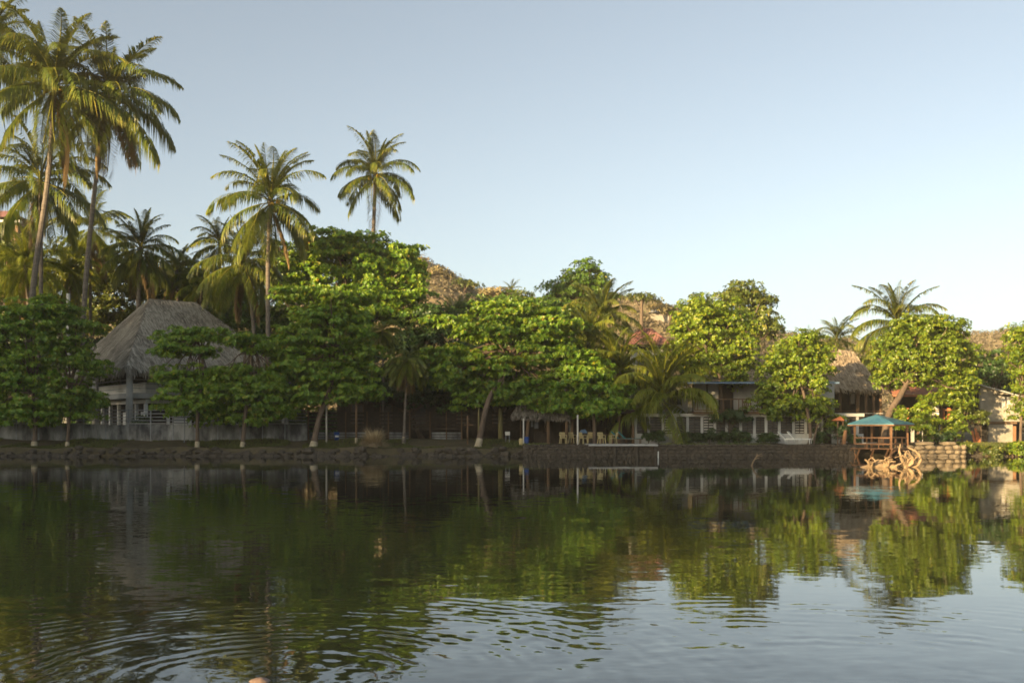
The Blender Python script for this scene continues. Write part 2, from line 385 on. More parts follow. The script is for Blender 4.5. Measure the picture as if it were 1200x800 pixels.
def height(x, y):
    x = np.asarray(x, float); y = np.asarray(y, float)
    bl = bank_line(x)
    land = 0.66 + (0.22 + 0.33*(1-smooth((x+2)/6)))*smooth((y-bl-1.2)/4.5) + 0.6*smooth((y-95)/30)
    land = land + 0.05*np.sin(x*0.9+y*0.4) + 0.04*np.sin(x*1.7-y*1.1)
    t = smooth((y-125)/(RIDGE_Y-125))
    hz = np.interp(x, HILL_X, HILL_Z)
    hill = t*(hz + hill_noise(x, y) - 1.8)
    back = 1.0 - 0.55*smooth((y-260)/220)
    land = land + hill*back
    bed = -1.4
    e = smooth((y-bl)/0.45)
    far_bank = bed + (land-bed)*e
    left = smooth((-57.5 - x - 0.6*np.sin(y*0.3))/1.2)
    near = smooth((-3.0 - y)/2.0)
    oth = np.maximum(left, near)
    rise = 21.5*smooth((-98-x)/24)*smooth((16-y)/16)
    shore = bed + (0.8 + rise - bed)*oth
    return np.maximum(far_bank, np.where(y < bl+0.2, shore, far_bank))

def sheet():
    xs = np.unique(np.concatenate([np.linspace(-900, -150, 16), np.linspace(-150, -60, 31), np.linspace(-60, 62, 306), np.linspace(62, 160, 33), np.linspace(160, 900, 16)]))
    ys = np.unique(np.concatenate([np.linspace(-400, -12, 12), np.linspace(-12, 2, 15), np.linspace(2, 72, 24), np.linspace(72, 84, 97), np.linspace(84, 125, 42), np.linspace(125, 260, 91), np.linspace(260, 1500, 26)]))
    gx, gy = np.meshgrid(xs, ys); gz = height(gx, gy)
    co = np.stack([gx.ravel(), gy.ravel(), gz.ravel()], 1)
    ny, nx = gx.shape; i = np.arange(ny*nx).reshape(ny, nx)
    q = np.stack([i[:-1,:-1].ravel(), i[:-1,1:].ravel(), i[1:,1:].ravel(), i[1:,:-1].ravel()], 1)
    o = link('ground', mesh_np('ground', co, q, M['ground'], smooth=True))
    tag(o, 'brown soil bank of the lagoon rising to dry tan hills behind', 'ground', kind='structure')
sheet()
mb = MB(); mb.poly([(-400,-60,0),(400,-60,0),(400,79.5,0),(-400,79.5,0)])
tag(mb.build('water', M['water']), 'dark still lagoon water mirroring trees and sky with ripples in front', 'water', kind='structure')

def gz(x, y): return float(height(np.array([x]), np.array([y]))[0])

# ------------------------------------------------------------------ foliage
def unit(v): return v/np.maximum(np.linalg.norm(v, axis=-1, keepdims=True), 1e-9)

def rosettes(cen, nrm, k, size, tilt=(0.05, 0.6), width=0.46):
    """k obovate leaves round every centre, folded along the midrib; returns vertices, triangles, rnd"""
    n = len(cen)
    ref = unit(rng.normal(size=(n,3))); u = unit(np.cross(nrm, ref)); v = np.cross(nrm, u)
    th = (np.arange(k)[None,:] + rng.uniform(0,1,(n,k)))*2*np.pi/k
    al = rng.uniform(tilt[0], tilt[1], (n,k))
    d = np.cos(al)[...,None]*(np.cos(th)[...,None]*u[:,None] + np.sin(th)[...,None]*v[:,None]) + np.sin(al)[...,None]*nrm[:,None]
    s = unit(np.cross(np.broadcast_to(nrm[:,None], d.shape), d))
    up = np.cross(d, s)
    l = size*rng.uniform(0.7, 1.25, (n,k,1)); w = l*width*0.5
    c = cen[:,None]
    base = c + d*0.02
    mid = c + d*l*0.6
    a = mid + s*w + up*l*0.10; b = mid - s*w + up*l*0.10
    tip = c + d*l - np.array([0,0,1.0])*l*rng.uniform(0.02, 0.22, (n,k,1))
    co = np.stack([base, a, tip, b], 2).reshape(-1,3)
    m = n*k; i = np.arange(m)*4
    tr = np.concatenate([np.stack([i,i+1,i+2],1), np.stack([i,i+2,i+3],1)])
    rc = np.clip(rng.normal(0.42, 0.17, (n,1)) + rng.normal(0, 0.13, (n,k)) + (rng.random((n,k)) < 0.02)*0.5, 0, 1)
    return co, tr, np.repeat(rc.reshape(-1), 4)

def clump_points(c, rad, nclump, csize, flat, nros, shell=0.5, low=-0.65, tiers=0):
    """scatter leaf clumps through an ellipsoid, rosettes over every clump"""
    d = unit(rng.normal(size=(nclump*3,3))); d = d[d[:,2] > low][:nclump]
    rr = rng.uniform(0, 1, (len(d),1))**shell
    f = rng.uniform(0, 6.28, 6)
    lob = 1 + 0.13*np.sin(4*d[:,0]+f[0])*np.sin(3*d[:,2]+f[1]) + 0.10*np.sin(7*d[:,0]+f[2]+3*d[:,1]) + 0.08*np.sin(9*d[:,2]+f[3]+5*d[:,0])
    p = d*rr*lob[:,None]
    if tiers:
        lv = np.round((p[:,2]*0.5+0.5)*tiers)/tiers*2-1
        p[:,2] = 0.82*lv + 0.18*p[:,2]
    pc = np.array(c) + p*np.array(rad)
    cs = csize*rng.uniform(0.65, 1.3, len(pc))
    out = []; nr = []
    for q, s, dd in zip(pc, cs, d):
        m = max(4, int(nros*rng.uniform(0.7, 1.3)*(s/csize)**1.5))
        e = unit(rng.normal(size=(m,3))); e[:,2] = np.abs(e[:,2])*0.9 - 0.15
        ra = rng.uniform(0.35, 1, (m,1))**0.6
        out.append(q + e*ra*np.array([s, s, s*flat]))
        nn = unit(e*0.75 + np.array([0,0,0.40]) + dd*0.45 + rng.normal(size=(m,3))*0.45)
        nr.append(nn)
    return np.concatenate(out), np.concatenate(nr), pc

def trunk_mesh(pts, r0, r1, n=10, flare=1.35):
    """tapered wandering trunk"""
    pts = [Vector(p) for p in pts]
    res = []
    for i in range(len(pts)-1):
        for t in range(4):
            f = t/4.0
            p0 = pts[max(i-1,0)]; p1 = pts[i]; p2 = pts[i+1]; p3 = pts[min(i+2,len(pts)-1)]
            res.append(0.5*((2*p1) + (p2-p0)*f + (2*p0-5*p1+4*p2-p3)*f*f + (3*p1-p0-3*p2+p3)*f**3))
    res.append(pts[-1])
    m = len(res); rad = [r0 + (r1-r0)*i/(m-1) for i in range(m)]
    rad[0] *= flare; rad[1] *= 1 + (flare-1)*0.35
    rad = [q*random.uniform(0.94, 1.06) for q in rad]
    return MB().tube(res, rad, n)

def tree(name, label, group, ells, base, D, mat, trunk=None, tr=(0.28, 0.12), clumps=1.0, csize=0.85, flat=0.5, nros=15, leaf=0.26,
         k=7, shell=0.5, low=-0.65, tiers=0, white=0.0, depth=0.8, cat='tree', limbs=True, more_trunks=(), width=0.46, trunk_mat='bark'):
    """ells: crown masses as (px, py, rx px, rz px[, metres behind the trunk]); base: (px, distance) of the trunk's foot"""
    bx = wx(base[0], base[1]); by = base[1]; bz = gz(bx, by)
    o = empty(name, (bx, by, bz), label, cat, group)
    cos, trs, rns, nv = [], [], [], 0
    tops = []
    for e in ells:
        px, py, rx, rz = e[:4]; dy = e[4] if len(e) > 4 else 0.0
        dd = D + dy; c = at(px, py, dd); RX = rx*dd/FPX; RZ = rz*dd/FPX
        rad = (RX, max(RX*depth, 1.0), RZ)
        area = (RX*rad[1] + RX*RZ + rad[1]*RZ)/3.0*12.57
        n = max(5, int(area*0.8*clumps/(csize**2)))
        p, nn, pc = clump_points(c, rad, n, csize, flat, nros, shell, low, tiers)
        a, b, r_ = rosettes(p, nn, k, leaf, width=width)
        cos.append(a); trs.append(b+nv); rns.append(r_); nv += len(a)
        tops.append((c, rad, pc))
    co = np.concatenate(cos) - np.array([bx,by,bz])
    tag(link('crown', mesh_np('crown', co, np.concatenate(trs), mat, np.concatenate(rns)), o), kind='stuff')
    if trunk is None: trunk = [(base[0], None), (ells[0][0], ells[0][1] + ells[0][3]*0.3)]
    def path(tk, b):
        pts = [Vector((wx(b[0], b[1]), b[1], gz(wx(b[0], b[1]), b[1]) - 0.1))]
        for i, q in enumerate(tk[1:]):
            f = (i+1)/(len(tk)-1); dd = b[1] + (D-b[1])*f
            pts.append(at(q[0], q[1], dd))
        return pts
    tp = path(trunk, base)
    trunk_mesh(tp, tr[0], tr[1]).build('trunk', M[trunk_mat], o, smooth=True)
    for t2, b2, r2 in more_trunks:
        trunk_mesh(path(t2, b2), r2, r2*0.5).build('trunk', M[trunk_mat], o, smooth=True)
        if white: collar(path(t2, b2), r2, white, o)
    if white: collar(tp, tr[0], white, o)
    if limbs:
        top = tp[-1]; fork = tp[-1]*0.55 + tp[-2]*0.45 if len(tp) > 1 else top
        for c, rad, pc in tops:
            for q in pc[rng.choice(len(pc), min(len(pc), 4 if len(tops) > 2 else 7), replace=False)]:
                q = Vector(q); st = fork if random.random() < 0.6 else top
                m1 = st.lerp(q, 0.35) + Vector((random.uniform(-.3,.3), random.uniform(-.3,.3), 0.25 + 0.08*(q-st).length))
                m2 = st.lerp(q, 0.72) + Vector((random.uniform(-.3,.3), random.uniform(-.3,.3), 0.15))
                rr = tr[1]*random.uniform(0.45, 0.75)
                trunk_mesh([st, m1, m2, q], rr, 0.025, 6, 1.0).build('limb', M[trunk_mat], o, smooth=True)
    return o

def collar(tp, r, h, o):
    p0 = tp[0] + Vector((0,0,0.1)); d = (tp[1]-p0).normalized()
    MB().tube([p0 - d*0.05, p0 + d*h*0.3, p0 + d*h], [r*1.48, r*1.25, r*1.12], 10).build('painted_base', M['white_base'], o, smooth=True)

# ---- palms
def frond_mesh(elev, droop, seed, dead=False, gold_lit=False, side_droop=0.5):
    """one pinnate leaf of unit length along +X, leaflets hanging from the rachis"""
    g = np.random.default_rng(seed)
    N = 26; s = np.linspace(0, 1, N+1)
    ang = elev - droop*s**1.6
    dx = np.cos(ang); dz = np.sin(ang)
    pts = np.zeros((N+1,3)); pts[1:,0] = np.cumsum((dx[1:]+dx[:-1])/2)/N; pts[1:,2] = np.cumsum((dz[1:]+dz[:-1])/2)/N
    pts[:,1] = g.uniform(-0.05,0.05)*s**2
    V = []; F = []; C = []
    tone = g.uniform(-0.08, 0.08)
    # rachis: a three-sided tapering bar
    for i in range(0, N+1, 2):
        w = 0.012*(1-s[i])**0.8 + 0.0018
        for oy, oz in ((-w,0),(w,0),(0,w*0.9)): V.append(pts[i]+np.array([0,oy,oz])); C.append(0.80)
    for i in range(N//2):
        for j in range(3):
            a = i*3+j; b = i*3+(j+1)%3
            F.append((a,b,b+3)); F.append((a,b+3,a+3))
    NL = 74; tear = g.uniform(0.3, 0.9); tw = g.uniform(0.0, 0.05); tside = g.choice([-1, 1])
    for i in range(NL):
        t = 0.14 + 0.86*(i/(NL-1))
        k = t*N; i0 = min(int(k), N-1); f = k-i0
        p = pts[i0]*(1-f) + pts[i0+1]*f
        tg = unit(pts[i0+1]-pts[i0])
        ln = 0.25*math.sin(math.pi*min(1, 0.16+0.80*t))**0.7*(1 if t < 0.95 else 0.75)
        for sd in (-1, 1):
            if g.random() < 0.06 or abs(t-tear) < tw and sd == tside: continue
            fw = 0.35 + 0.55*t + g.uniform(-0.1, 0.1)
            dn = side_droop*g.uniform(0.4, 1.7)*(0.7+0.6*t)
            d = unit(np.array([0, sd*1.0, 0]) + tg*fw + np.array([0,0,0.10]))
            L = ln*g.uniform(0.82, 1.12)
            wv = unit(np.cross(d, np.array([0,0,1.0])))*0.0080
            m_ = p + d*L*0.45 + np.array([0,0,-dn*0.10*L])
            e_ = p + d*L*(0.92 - 0.25*dn) + np.array([0,0,-dn*0.75*L])
            b = len(V); V += [p-wv*0.6, p+wv*0.6, m_+wv, m_-wv, e_]
            c = np.clip(0.36 + 0.25*t + tone + g.normal(0, 0.12), 0, 1); C += [c]*4 + [min(1, c+0.2)]
            F += [(b,b+1,b+2),(b,b+2,b+3),(b+3,b+2,b+4)]
    mat = M['frond_dead'] if dead else (M['frond_gold_lit'] if gold_lit else M['frond'])
    return mesh_np('frond', np.array(V), np.array(F, np.int32), mat, np.array(C))

FR = {}
def frond(cls, gold_lit=False):
    key = (cls, gold_lit)
    if key not in FR:
        spec = {'spear': (R(84), R(22), 0.15), 'up': (R(70), R(58), 0.4), 'mid': (R(50), R(95), 0.6), 'side': (R(24), R(85), 0.8),
                'low': (R(-8), R(62), 0.95), 'hang': (R(-42), R(42), 1.05), 'dead': (R(-66), R(20), 1.1)}[cls]
        FR[key] = [frond_mesh(spec[0]+R(random.uniform(-7,7)), spec[1]*random.uniform(0.85,1.15), 100+len(FR)*7+j, cls == 'dead', gold_lit, spec[2]) for j in range(3)]
    return random.choice(FR[key])

def palm(name, label, group, crown, D, rpx, base, nf=24, mix=(2,5,6,5,4,3,1), gold_lit=False, nuts=0, mid=None, tr=0.2, white=0.0, az0=0.0, wind=0.0):
    """crown: pixel of the growing point; rpx: frond length in pixels; base: pixel column of the foot"""
    top = at(crown[0], crown[1], D); L = rpx*D/FPX
    bx = wx(base, D); bz = gz(bx, D)
    o = empty(name, (bx, D, bz), label, 'palm', group)
    pts = [Vector((bx, D, bz-0.1))]
    if mid: pts += [at(m[0], m[1], D) for m in mid]
    else: pts += [pts[0].lerp(top, 0.5) + Vector((random.uniform(-.3,.3), random.uniform(-.3,.3), 0))]
    pts.append(top)
    # trunk with leaf-scar rings
    res = []
    for i in range(len(pts)-1):
        n = max(4, int((pts[i+1]-pts[i]).length/0.45))
        p0 = pts[max(i-1,0)]; p1 = pts[i]; p2 = pts[i+1]; p3 = pts[min(i+2,len(pts)-1)]
        for t in range(n):
            f = t/n
            res.append(0.5*((2*p1) + (p2-p0)*f + (2*p0-5*p1+4*p2-p3)*f*f + (3*p1-p0-3*p2+p3)*f**3))
    res.append(top)
    m = len(res); rad = []
    for i in range(m):
        t = i/(m-1)
        rad.append(tr*(1.0 - 0.42*t)*(1.07 if i % 2 else 0.95)*(1 + 0.7*max(0, 1-i/3.0)))
    MB().tube(res, rad, 9).build('trunk', M['palm_bark'], o)
    if white: collar([pts[0], pts[1]], tr*1.1, white, o)
    MB().ball(top - Vector((0,0,0.02*L)), 0.045*L, 8, 6, (1,1,1.9)).build('crown_shaft', M['palm_bark'], o, smooth=True)
    cls = ['spear','up','mid','side','low','hang','dead']; seq = []
    for c_, n_ in zip(cls, mix): seq += [c_]*int(round(n_*(1.2 if c_ not in ('spear','dead') else 1)))
    loc = top - Vector((bx, D, bz))
    for i, c_ in enumerate(seq):
        me = frond(c_, gold_lit and c_ != 'dead')
        f = link('frond', me, o); sc = L*random.uniform(0.86, 1.08)*(0.78 if c_ == 'spear' else 1)
        f.location = loc + Vector((0, 0, 0.02*L*(3 - cls.index(c_))))
        f.rotation_euler = (random.uniform(-0.22,0.22), random.uniform(-0.10,0.10), az0 + i*2.39996 + random.uniform(-0.25,0.25))
        f.scale = (sc, sc, sc)
    for i in range(nuts):
        a = random.uniform(0, 6.283); rr = 0.11*L
        p = top + Vector((rr*math.cos(a), rr*math.sin(a), random.uniform(-0.11, -0.01)*L))
        MB().ball(p, random.uniform(0.17, 0.22), 8, 6, (1,1,1.25)).build('coconut', M['coconut'], o, smooth=True)
    return o

# ------------------------------------------------------------------ thatch
def thatch_roof(o, faces, mat, dens=26, fringe=0.5, ln=0.9, name='thatch', eaves=()):
    """faces: planar polygons (tri/quad, lists of Vectors, eave edge first); straw strips laid down the slope over a solid body"""
    mb = MB(); cs = []; ts = []; rs = []; nv = 0
    org = np.array(parent_world(o))
    for f in faces:
        f = [Vector(p) for p in f]
        nrm = (f[1]-f[0]).cross(f[2]-f[0]).normalized()
        if nrm.z < 0: nrm = -nrm
        mb.poly([p - nrm*0.02 for p in f]); mb.poly([p - nrm*0.30 for p in reversed(f)])
        mb.poly([f[0]-nrm*0.02, f[0]-nrm*0.3, f[1]-nrm*0.3, f[1]-nrm*0.02])
        down = Vector((nrm.x, nrm.y, 0)); down = (Vector((0,0,-1)) - nrm*Vector((0,0,-1)).dot(nrm)).normalized()
        side = nrm.cross(down).normalized()
        tris = [(f[0],f[1],f[2])] + ([(f[0],f[2],f[3])] if len(f) == 4 else [])
        for a, b, c in tris:
            A = (b-a).cross(c-a).length/2; n = int(A*dens)
            u, v = rng.random(n), rng.random(n); sw = u+v > 1; u[sw] = 1-u[sw]; v[sw] = 1-v[sw]
            a_, e1, e2 = np.array(a), np.array(b-a), np.array(c-a)
            p = a_ + u[:,None]*e1 + v[:,None]*e2
            w = rng.uniform(0.03, 0.085, (n,1)); l = ln*rng.uniform(0.5, 1.25, (n,1))
            dn = np.array(down) + np.array(side)*rng.normal(0, 0.13, (n,1)); sd = np.array(side); nm = np.array(nrm)
            l0 = rng.uniform(0.0, 0.04, (n,1)); l1 = rng.uniform(0.05, 0.15, (n,1))
            q = np.stack([p-sd*w+nm*l0, p+sd*w+nm*l0, p+dn*l+sd*w*0.7+nm*l1, p+dn*l-sd*w*0.7+nm*l1], 1).reshape(-1,3)
            cs.append(q); ts.append(np.arange(n*4).reshape(-1,4)+nv); nv += n*4
            rs.append(np.repeat(rng.uniform(0,1,n), 4))
        if f[0] is not None and fringe:
            a, b = f[0], f[1]; n = int((b-a).length*38)
            t = rng.random((n,1)); p = np.array(a) + t*np.array(b-a)
            w = rng.uniform(0.025, 0.07, (n,1)); l = fringe*rng.uniform(0.5, 1.25, (n,1))
            dn = np.array(down)*0.55 + np.array([0,0,-0.8]) + rng.normal(0, 0.08, (n,3)); sd = np.array(side)
            p = p + np.array(nrm)*rng.uniform(-0.3, 0.05, (n,1))
            q = np.stack([p-sd*w, p+sd*w, p+dn*l+sd*w*0.5, p+dn*l-sd*w*0.5], 1).reshape(-1,3)
            cs.append(q); ts.append(np.arange(n*4).reshape(-1,4)+nv); nv += n*4
            rs.append(np.repeat(rng.uniform(0,0.8,n), 4))
    mb.build('roof_body', mat, o)
    tag(link(name, mesh_np(name, np.concatenate(cs)-org, np.concatenate(ts), mat, np.concatenate(rs)), o), kind='stuff')


# ------------------------------------------------------------------ buildings
def pbox(mb, x0, x1, yt, yb, D, dep, zb=None, zt=None):
    """box whose front spans pixels x0..x1, yt..yb at distance D"""
    return mb.box(wx(x0,D), wx(x1,D), D, D+dep, wz(yb,D) if zb is None else zb, wz(yt,D) if zt is None else zt)

def part(o, name, mat, *boxes):
    mb = MB()
    for b in boxes: pbox(mb, *b)
    return mb.build(name, M[mat], o)

def louvre_window(o, x0, x1, yt, yb, D, pale=False, n=6):
    w = part(o, 'window', 'glass', (x0, x1, yt, yb, D+0.12, 0.04))
    mb = MB(); h = wz(yt,D)-wz(yb,D)
    for i in range(n):
        z = wz(yb,D) + h*(i+0.5)/n
        a = (wx(x0,D)+0.03, D+0.05, z); b = (wx(x1,D)-0.03, D+0.05, z)
        mb.bar(a, b, 0.02, h/n*0.55, up=(0,0.5,0.86))
    mb.build('louvre', M['louvre_pale' if pale else 'louvre'], w)
    mb = MB(); X0, X1, Z0, Z1 = wx(x0,D), wx(x1,D), wz(yb,D), wz(yt,D)
    for a, b in (((X0,Z0),(X1,Z0)), ((X0,Z1),(X1,Z1)), ((X0,Z0),(X0,Z1)), ((X1,Z0),(X1,Z1)), (((X0+X1)/2,Z0),((X0+X1)/2,Z1))):
        mb.bar((a[0], D+0.02, a[1]), (b[0], D+0.02, b[1]), 0.05)
    mb.build('frame', M['wood_dark'], w)
    return w

# ---- big thatched rancho on the left, one corner towards the water
def rancho():
    A = Vector((-32.6, 84.0, 0)); u = Vector((math.cos(R(40)), math.sin(R(40)), 0)); v = Vector((-u.y, u.x, 0))
    LU, LV = 15.5, 19.0; ez, rz = 7.35, 14.5
    o = empty('thatched_rancho', (A.x, A.y, gz(A.x, A.y)), 'large two-storey rancho with grey hipped thatch behind the left almond trees', 'building')
    def P(a, b, z): p = A + u*a + v*b; return Vector((p.x, p.y, z))
    c = [P(0,0,ez), P(LU,0,ez), P(LU,LV,ez), P(0,LV,ez)]
    r0, r1 = P(LU/2-2.3, LV/2, rz), P(LU/2+2.3, LV/2, rz)
    thatch_roof(o, [(c[0],c[1],r1,r0), (c[1],c[2],r1), (c[2],c[3],r0,r1), (c[3],c[0],r0)], M['thatch'], dens=30, fringe=0.62, ln=1.0)
    def rbox(mb, a0, a1, b0, b1, z0, z1):
        k = [P(a0,b0,z0),P(a1,b0,z0),P(a1,b1,z0),P(a0,b1,z0),P(a0,b0,z1),P(a1,b0,z1),P(a1,b1,z1),P(a0,b1,z1)]
        n = len(mb.v); mb.v += [tuple(q) for q in k]
        mb.f += [tuple(n+i for i in q) for q in ((0,3,2,1),(4,5,6,7),(0,1,5,4),(1,2,6,5),(2,3,7,6),(3,0,4,7))]; return mb
    def rp(name, mat, *bs):
        mb = MB()
        for b in bs: rbox(mb, *b)
        return mb.build(name, M[mat], o)
    # corner columns
    for a, b in ((0.5,0.5),(LU-0.5,0.5),(LU-0.5,LV-0.5),(0.5,LV-0.5),(LU/2,0.5),(0.5,LV/2)):
        p = P(a,b,0); MB().tube([(p.x,p.y,1.0),(p.x,p.y,4.2),(p.x,p.y,ez+0.2)], [0.36,0.30,0.26], 10).build('column', M['slab'], o, smooth=True)
    rp('floor_slab', 'slab', (0.9,LU-0.9,0.9,LV-0.9,4.75,5.2))
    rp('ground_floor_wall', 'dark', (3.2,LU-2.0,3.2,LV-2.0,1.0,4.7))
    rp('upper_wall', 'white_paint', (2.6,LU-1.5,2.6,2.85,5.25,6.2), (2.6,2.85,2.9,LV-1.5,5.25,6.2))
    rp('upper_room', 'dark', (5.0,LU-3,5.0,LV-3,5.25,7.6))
    # white door and window frames under the slab, on both faces towards the water
    for k in range(6):
        b = 1.6 + k*2.3
        rp('post', 'white_paint', (2.2,2.45,b,b+0.25,1.0,4.3))
        a = 2.4 + k*2.0
        rp('post', 'white_paint', (a,a+0.22,2.2,2.45,1.0,4.3))
    rp('beam', 'white_paint', (2.2,2.5,1.4,14.5,4.35,4.7), (2.6,13.8,2.2,2.5,4.35,4.7))
    for k, (pale) in enumerate((0,1,1,0,1)):
        a = 3.0 + k*2.0
        if pale:
            w = rp('louvre_screen', 'white_paint', *[(a, a+1.35, 2.50, 2.56, z, z+0.17) for z in np.arange(1.3, 3.4, 0.27)])
    for k, pale in enumerate((1,0,1,0,0)):
        b = 2.1 + k*2.3
        if pale: rp('panel', 'white_paint', (2.55,2.6,b,b+1.5,1.1,3.6))
    # upper railing between columns
    for z in (5.6, 6.0, 6.35):
        mb = MB(); mb.bar(P(1.0,1.0,z), P(LU-1,1.0,z), 0.05); mb.build('rail', M['metal_grey'], o)
        mb = MB(); mb.bar(P(1.0,1.0,z), P(1.0,LV-1,z), 0.05); mb.build('rail', M['metal_grey'], o)
rancho()

# ---- concrete garden wall with rail fence, left
def left_fence():
    D = 82.0
    o = empty('garden_wall', (wx(180,D), D, gz(wx(180,D), D)), 'stained grey concrete garden wall with metal rails before the rancho', 'wall')
    xs = np.linspace(-60, 360, 17)
    for i in range(len(xs)-1):
        part(o, 'wall_panel', 'concrete', (xs[i]+0.25, xs[i+1]-0.25, 497+0.6*math.sin(i*2.1), 520, D, 0.22))
        part(o, 'post', 'metal_grey', (xs[i]-0.5, xs[i]+0.5, 479, 520, D-0.03, 0.14))
    part(o, 'coping', 'slab', (-60, 358, 495.6, 496.4, D-0.04, 0.3))
    for y in (480.5, 484.5, 488.5, 492.5):
        mb = MB(); mb.bar((wx(-60,D), D+0.08, wz(y,D)), (wx(358,D), D+0.08, wz(y,D)), 0.06); mb.build('rail', M['metal_grey'], o)
    D = 85.5
    o = empty('slat_fence', (wx(480,D), D, gz(wx(480,D), D)), 'dark horizontal slat fence with pale bottom boards behind the central almond', 'fence')
    for x in (361, 383, 405, 430, 455, 480, 504, 523, 541, 560, 585, 610):
        part(o, 'post', 'wood', (x-0.6, x+0.6, 482, 517, D-0.02, 0.12))
    for y in (484, 488.5, 493, 497.5, 502):
        mb = MB(); mb.box(wx(361,D), wx(610,D), D+0.11, D+0.15, wz(y+1.3,D), wz(y-1.3,D)); mb.build('slat', M['wood_dark'], o)
    for x0, x1 in ((361,382),(384,429),(456,479),(506,522.5),(524,540.5)):
        for y in (507.4, 510.6, 513.6):
            part(o, 'board', 'concrete', (x0, x1, y-1.1, y+1.1, D+0.10, 0.04))
left_fence()

# ---- added dark lodge, a backdrop for the shade behind the slat fence
def lodge():
    D = 90.0
    o = empty('backdrop_lodge', (wx(490,D), D, gz(wx(490,D), D)), 'added dark timber backdrop for the deep shade behind the slat fence', 'building')
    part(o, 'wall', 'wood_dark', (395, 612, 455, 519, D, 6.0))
    part(o, 'roof', 'wood_dark', (388, 618, 447, 453, D-1.6, 9.0))
    for x in (404, 436, 470, 520, 566, 600):
        part(o, 'post', 'wood_dark', (x-1.2, x+1.2, 453.5, 519, D-1.3, 0.2))
    for x in (412, 446, 486, 536, 578):
        w = part(o, 'window', 'louvre', (x, x+13, 474, 498, D-0.06, 0.05))
        part(w, 'frame', 'wood', (x-1, x, 473, 499, D-0.1, 0.06), (x+13, x+14, 473, 499, D-0.1, 0.06), (x, x+13, 473, 474, D-0.1, 0.06), (x, x+13, 498, 499, D-0.1, 0.06))
lodge()

# ---- thatched waterside shelter with chairs
def shelter():
    D = 81.0
    o = empty('thatched_shelter', (wx(640,D), D, gz(wx(640,D), D)), 'low thatched open shelter with timber posts beside the blue bin', 'building')
    a, b = at(598,487,D-0.4), at(668,488,D-0.4); c, d = Vector((b.x,D+7,b.z)), Vector((a.x,D+7,a.z))
    rz = wz(452,D+3); r0, r1 = Vector((a.x+1.5,D+3.3,rz)), Vector((b.x-1.5,D+3.3,rz))
    thatch_roof(o, [(a,b,r1,r0),(b,c,r1),(c,d,r0,r1),(d,a,r0)], M['thatch_dark'], dens=30, fringe=0.2, ln=0.6)
    for x, t in ((619.5,-2.5),(642.5,0),(664,0)):
        MB().tube([(wx(x+t,D),D,0.7),(wx(x,D),D,wz(487,D))], 0.13, 8).build('post', M['wood'], o, smooth=True)
        MB().tube([(wx(x,D),D+6,0.7),(wx(x,D),D+6,wz(487,D))], 0.11, 8).build('post', M['wood'], o, smooth=True)
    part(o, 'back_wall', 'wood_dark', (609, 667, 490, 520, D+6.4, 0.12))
    part(o, 'counter', 'wood_dark', (626, 658, 506, 521, D+3.5, 0.7))
    part(o, 'hanging_cloth', 'concrete', (622, 625, 492, 500, D+0.6, 0.03), (626, 631, 491.5, 502, D+0.7, 0.03))
    # dining veranda to its right
    D = 82.0
    o = empty('dining_veranda', (wx(705,D), D, gz(wx(705,D), D)), 'dark flat-roofed dining veranda on brown posts behind the yellow chairs', 'building')
    part(o, 'roof', 'wood_dark', (668, 744, 480, 484.5, D-0.3, 7.0))
    for x in (670.5, 697, 725.5, 742):
        MB().tube([(wx(x,D),D,0.7),(wx(x,D),D,wz(484.3,D))], 0.12, 8).build('post', M['wood'], o, smooth=True)
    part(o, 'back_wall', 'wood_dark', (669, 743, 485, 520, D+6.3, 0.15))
    for x in (678, 708, 728):
        MB().box(wx(x,D)-0.45, wx(x,D)+0.45, D+3.6, D+4.4, 1.62, 1.68).box(wx(x,D)-0.06, wx(x,D)+0.06, D+3.94, D+4.06, 0.9, 1.62).build('bar_table', M['wood_dark'], o)
shelter()

# ---- plastic chairs
def chair_proto(mat):
    o = empty('plastic_chair', (0,0,0)); m = M[mat]
    MB().box(-0.23,0.23,-0.22,0.22,0.42,0.455).build('seat', m, o)
    mb = MB()
    for i in range(5): x = -0.19+i*0.095; mb.bar((x,0.22,0.45),(x*1.05,0.33,0.86),0.06,0.02,up=(0,1,0.2))
    mb.bar((-0.23,0.335,0.87),(0.23,0.335,0.87),0.03,0.07); mb.build('backrest', m, o)
    for sx, sy in ((-1,-1),(1,-1),(-1,1),(1,1)):
        MB().bar((sx*0.21,sy*0.2,0.44),(sx*0.25,sy*0.25,0.0),0.055,0.045).build('leg', m, o)
    for sx in (-1,1):
        MB().bar((sx*0.25,-0.2,0.66),(sx*0.25,0.29,0.68),0.06,0.03).bar((sx*0.24,-0.19,0.44),(sx*0.25,-0.2,0.66),0.045).build('armrest', m, o)
    return o
def copy_tree(o, parent=None):
    c = o.copy(); COL.objects.link(c); c.parent = parent
    for ch in o.children: copy_tree(ch, c)
    return c
TERR = 0.93
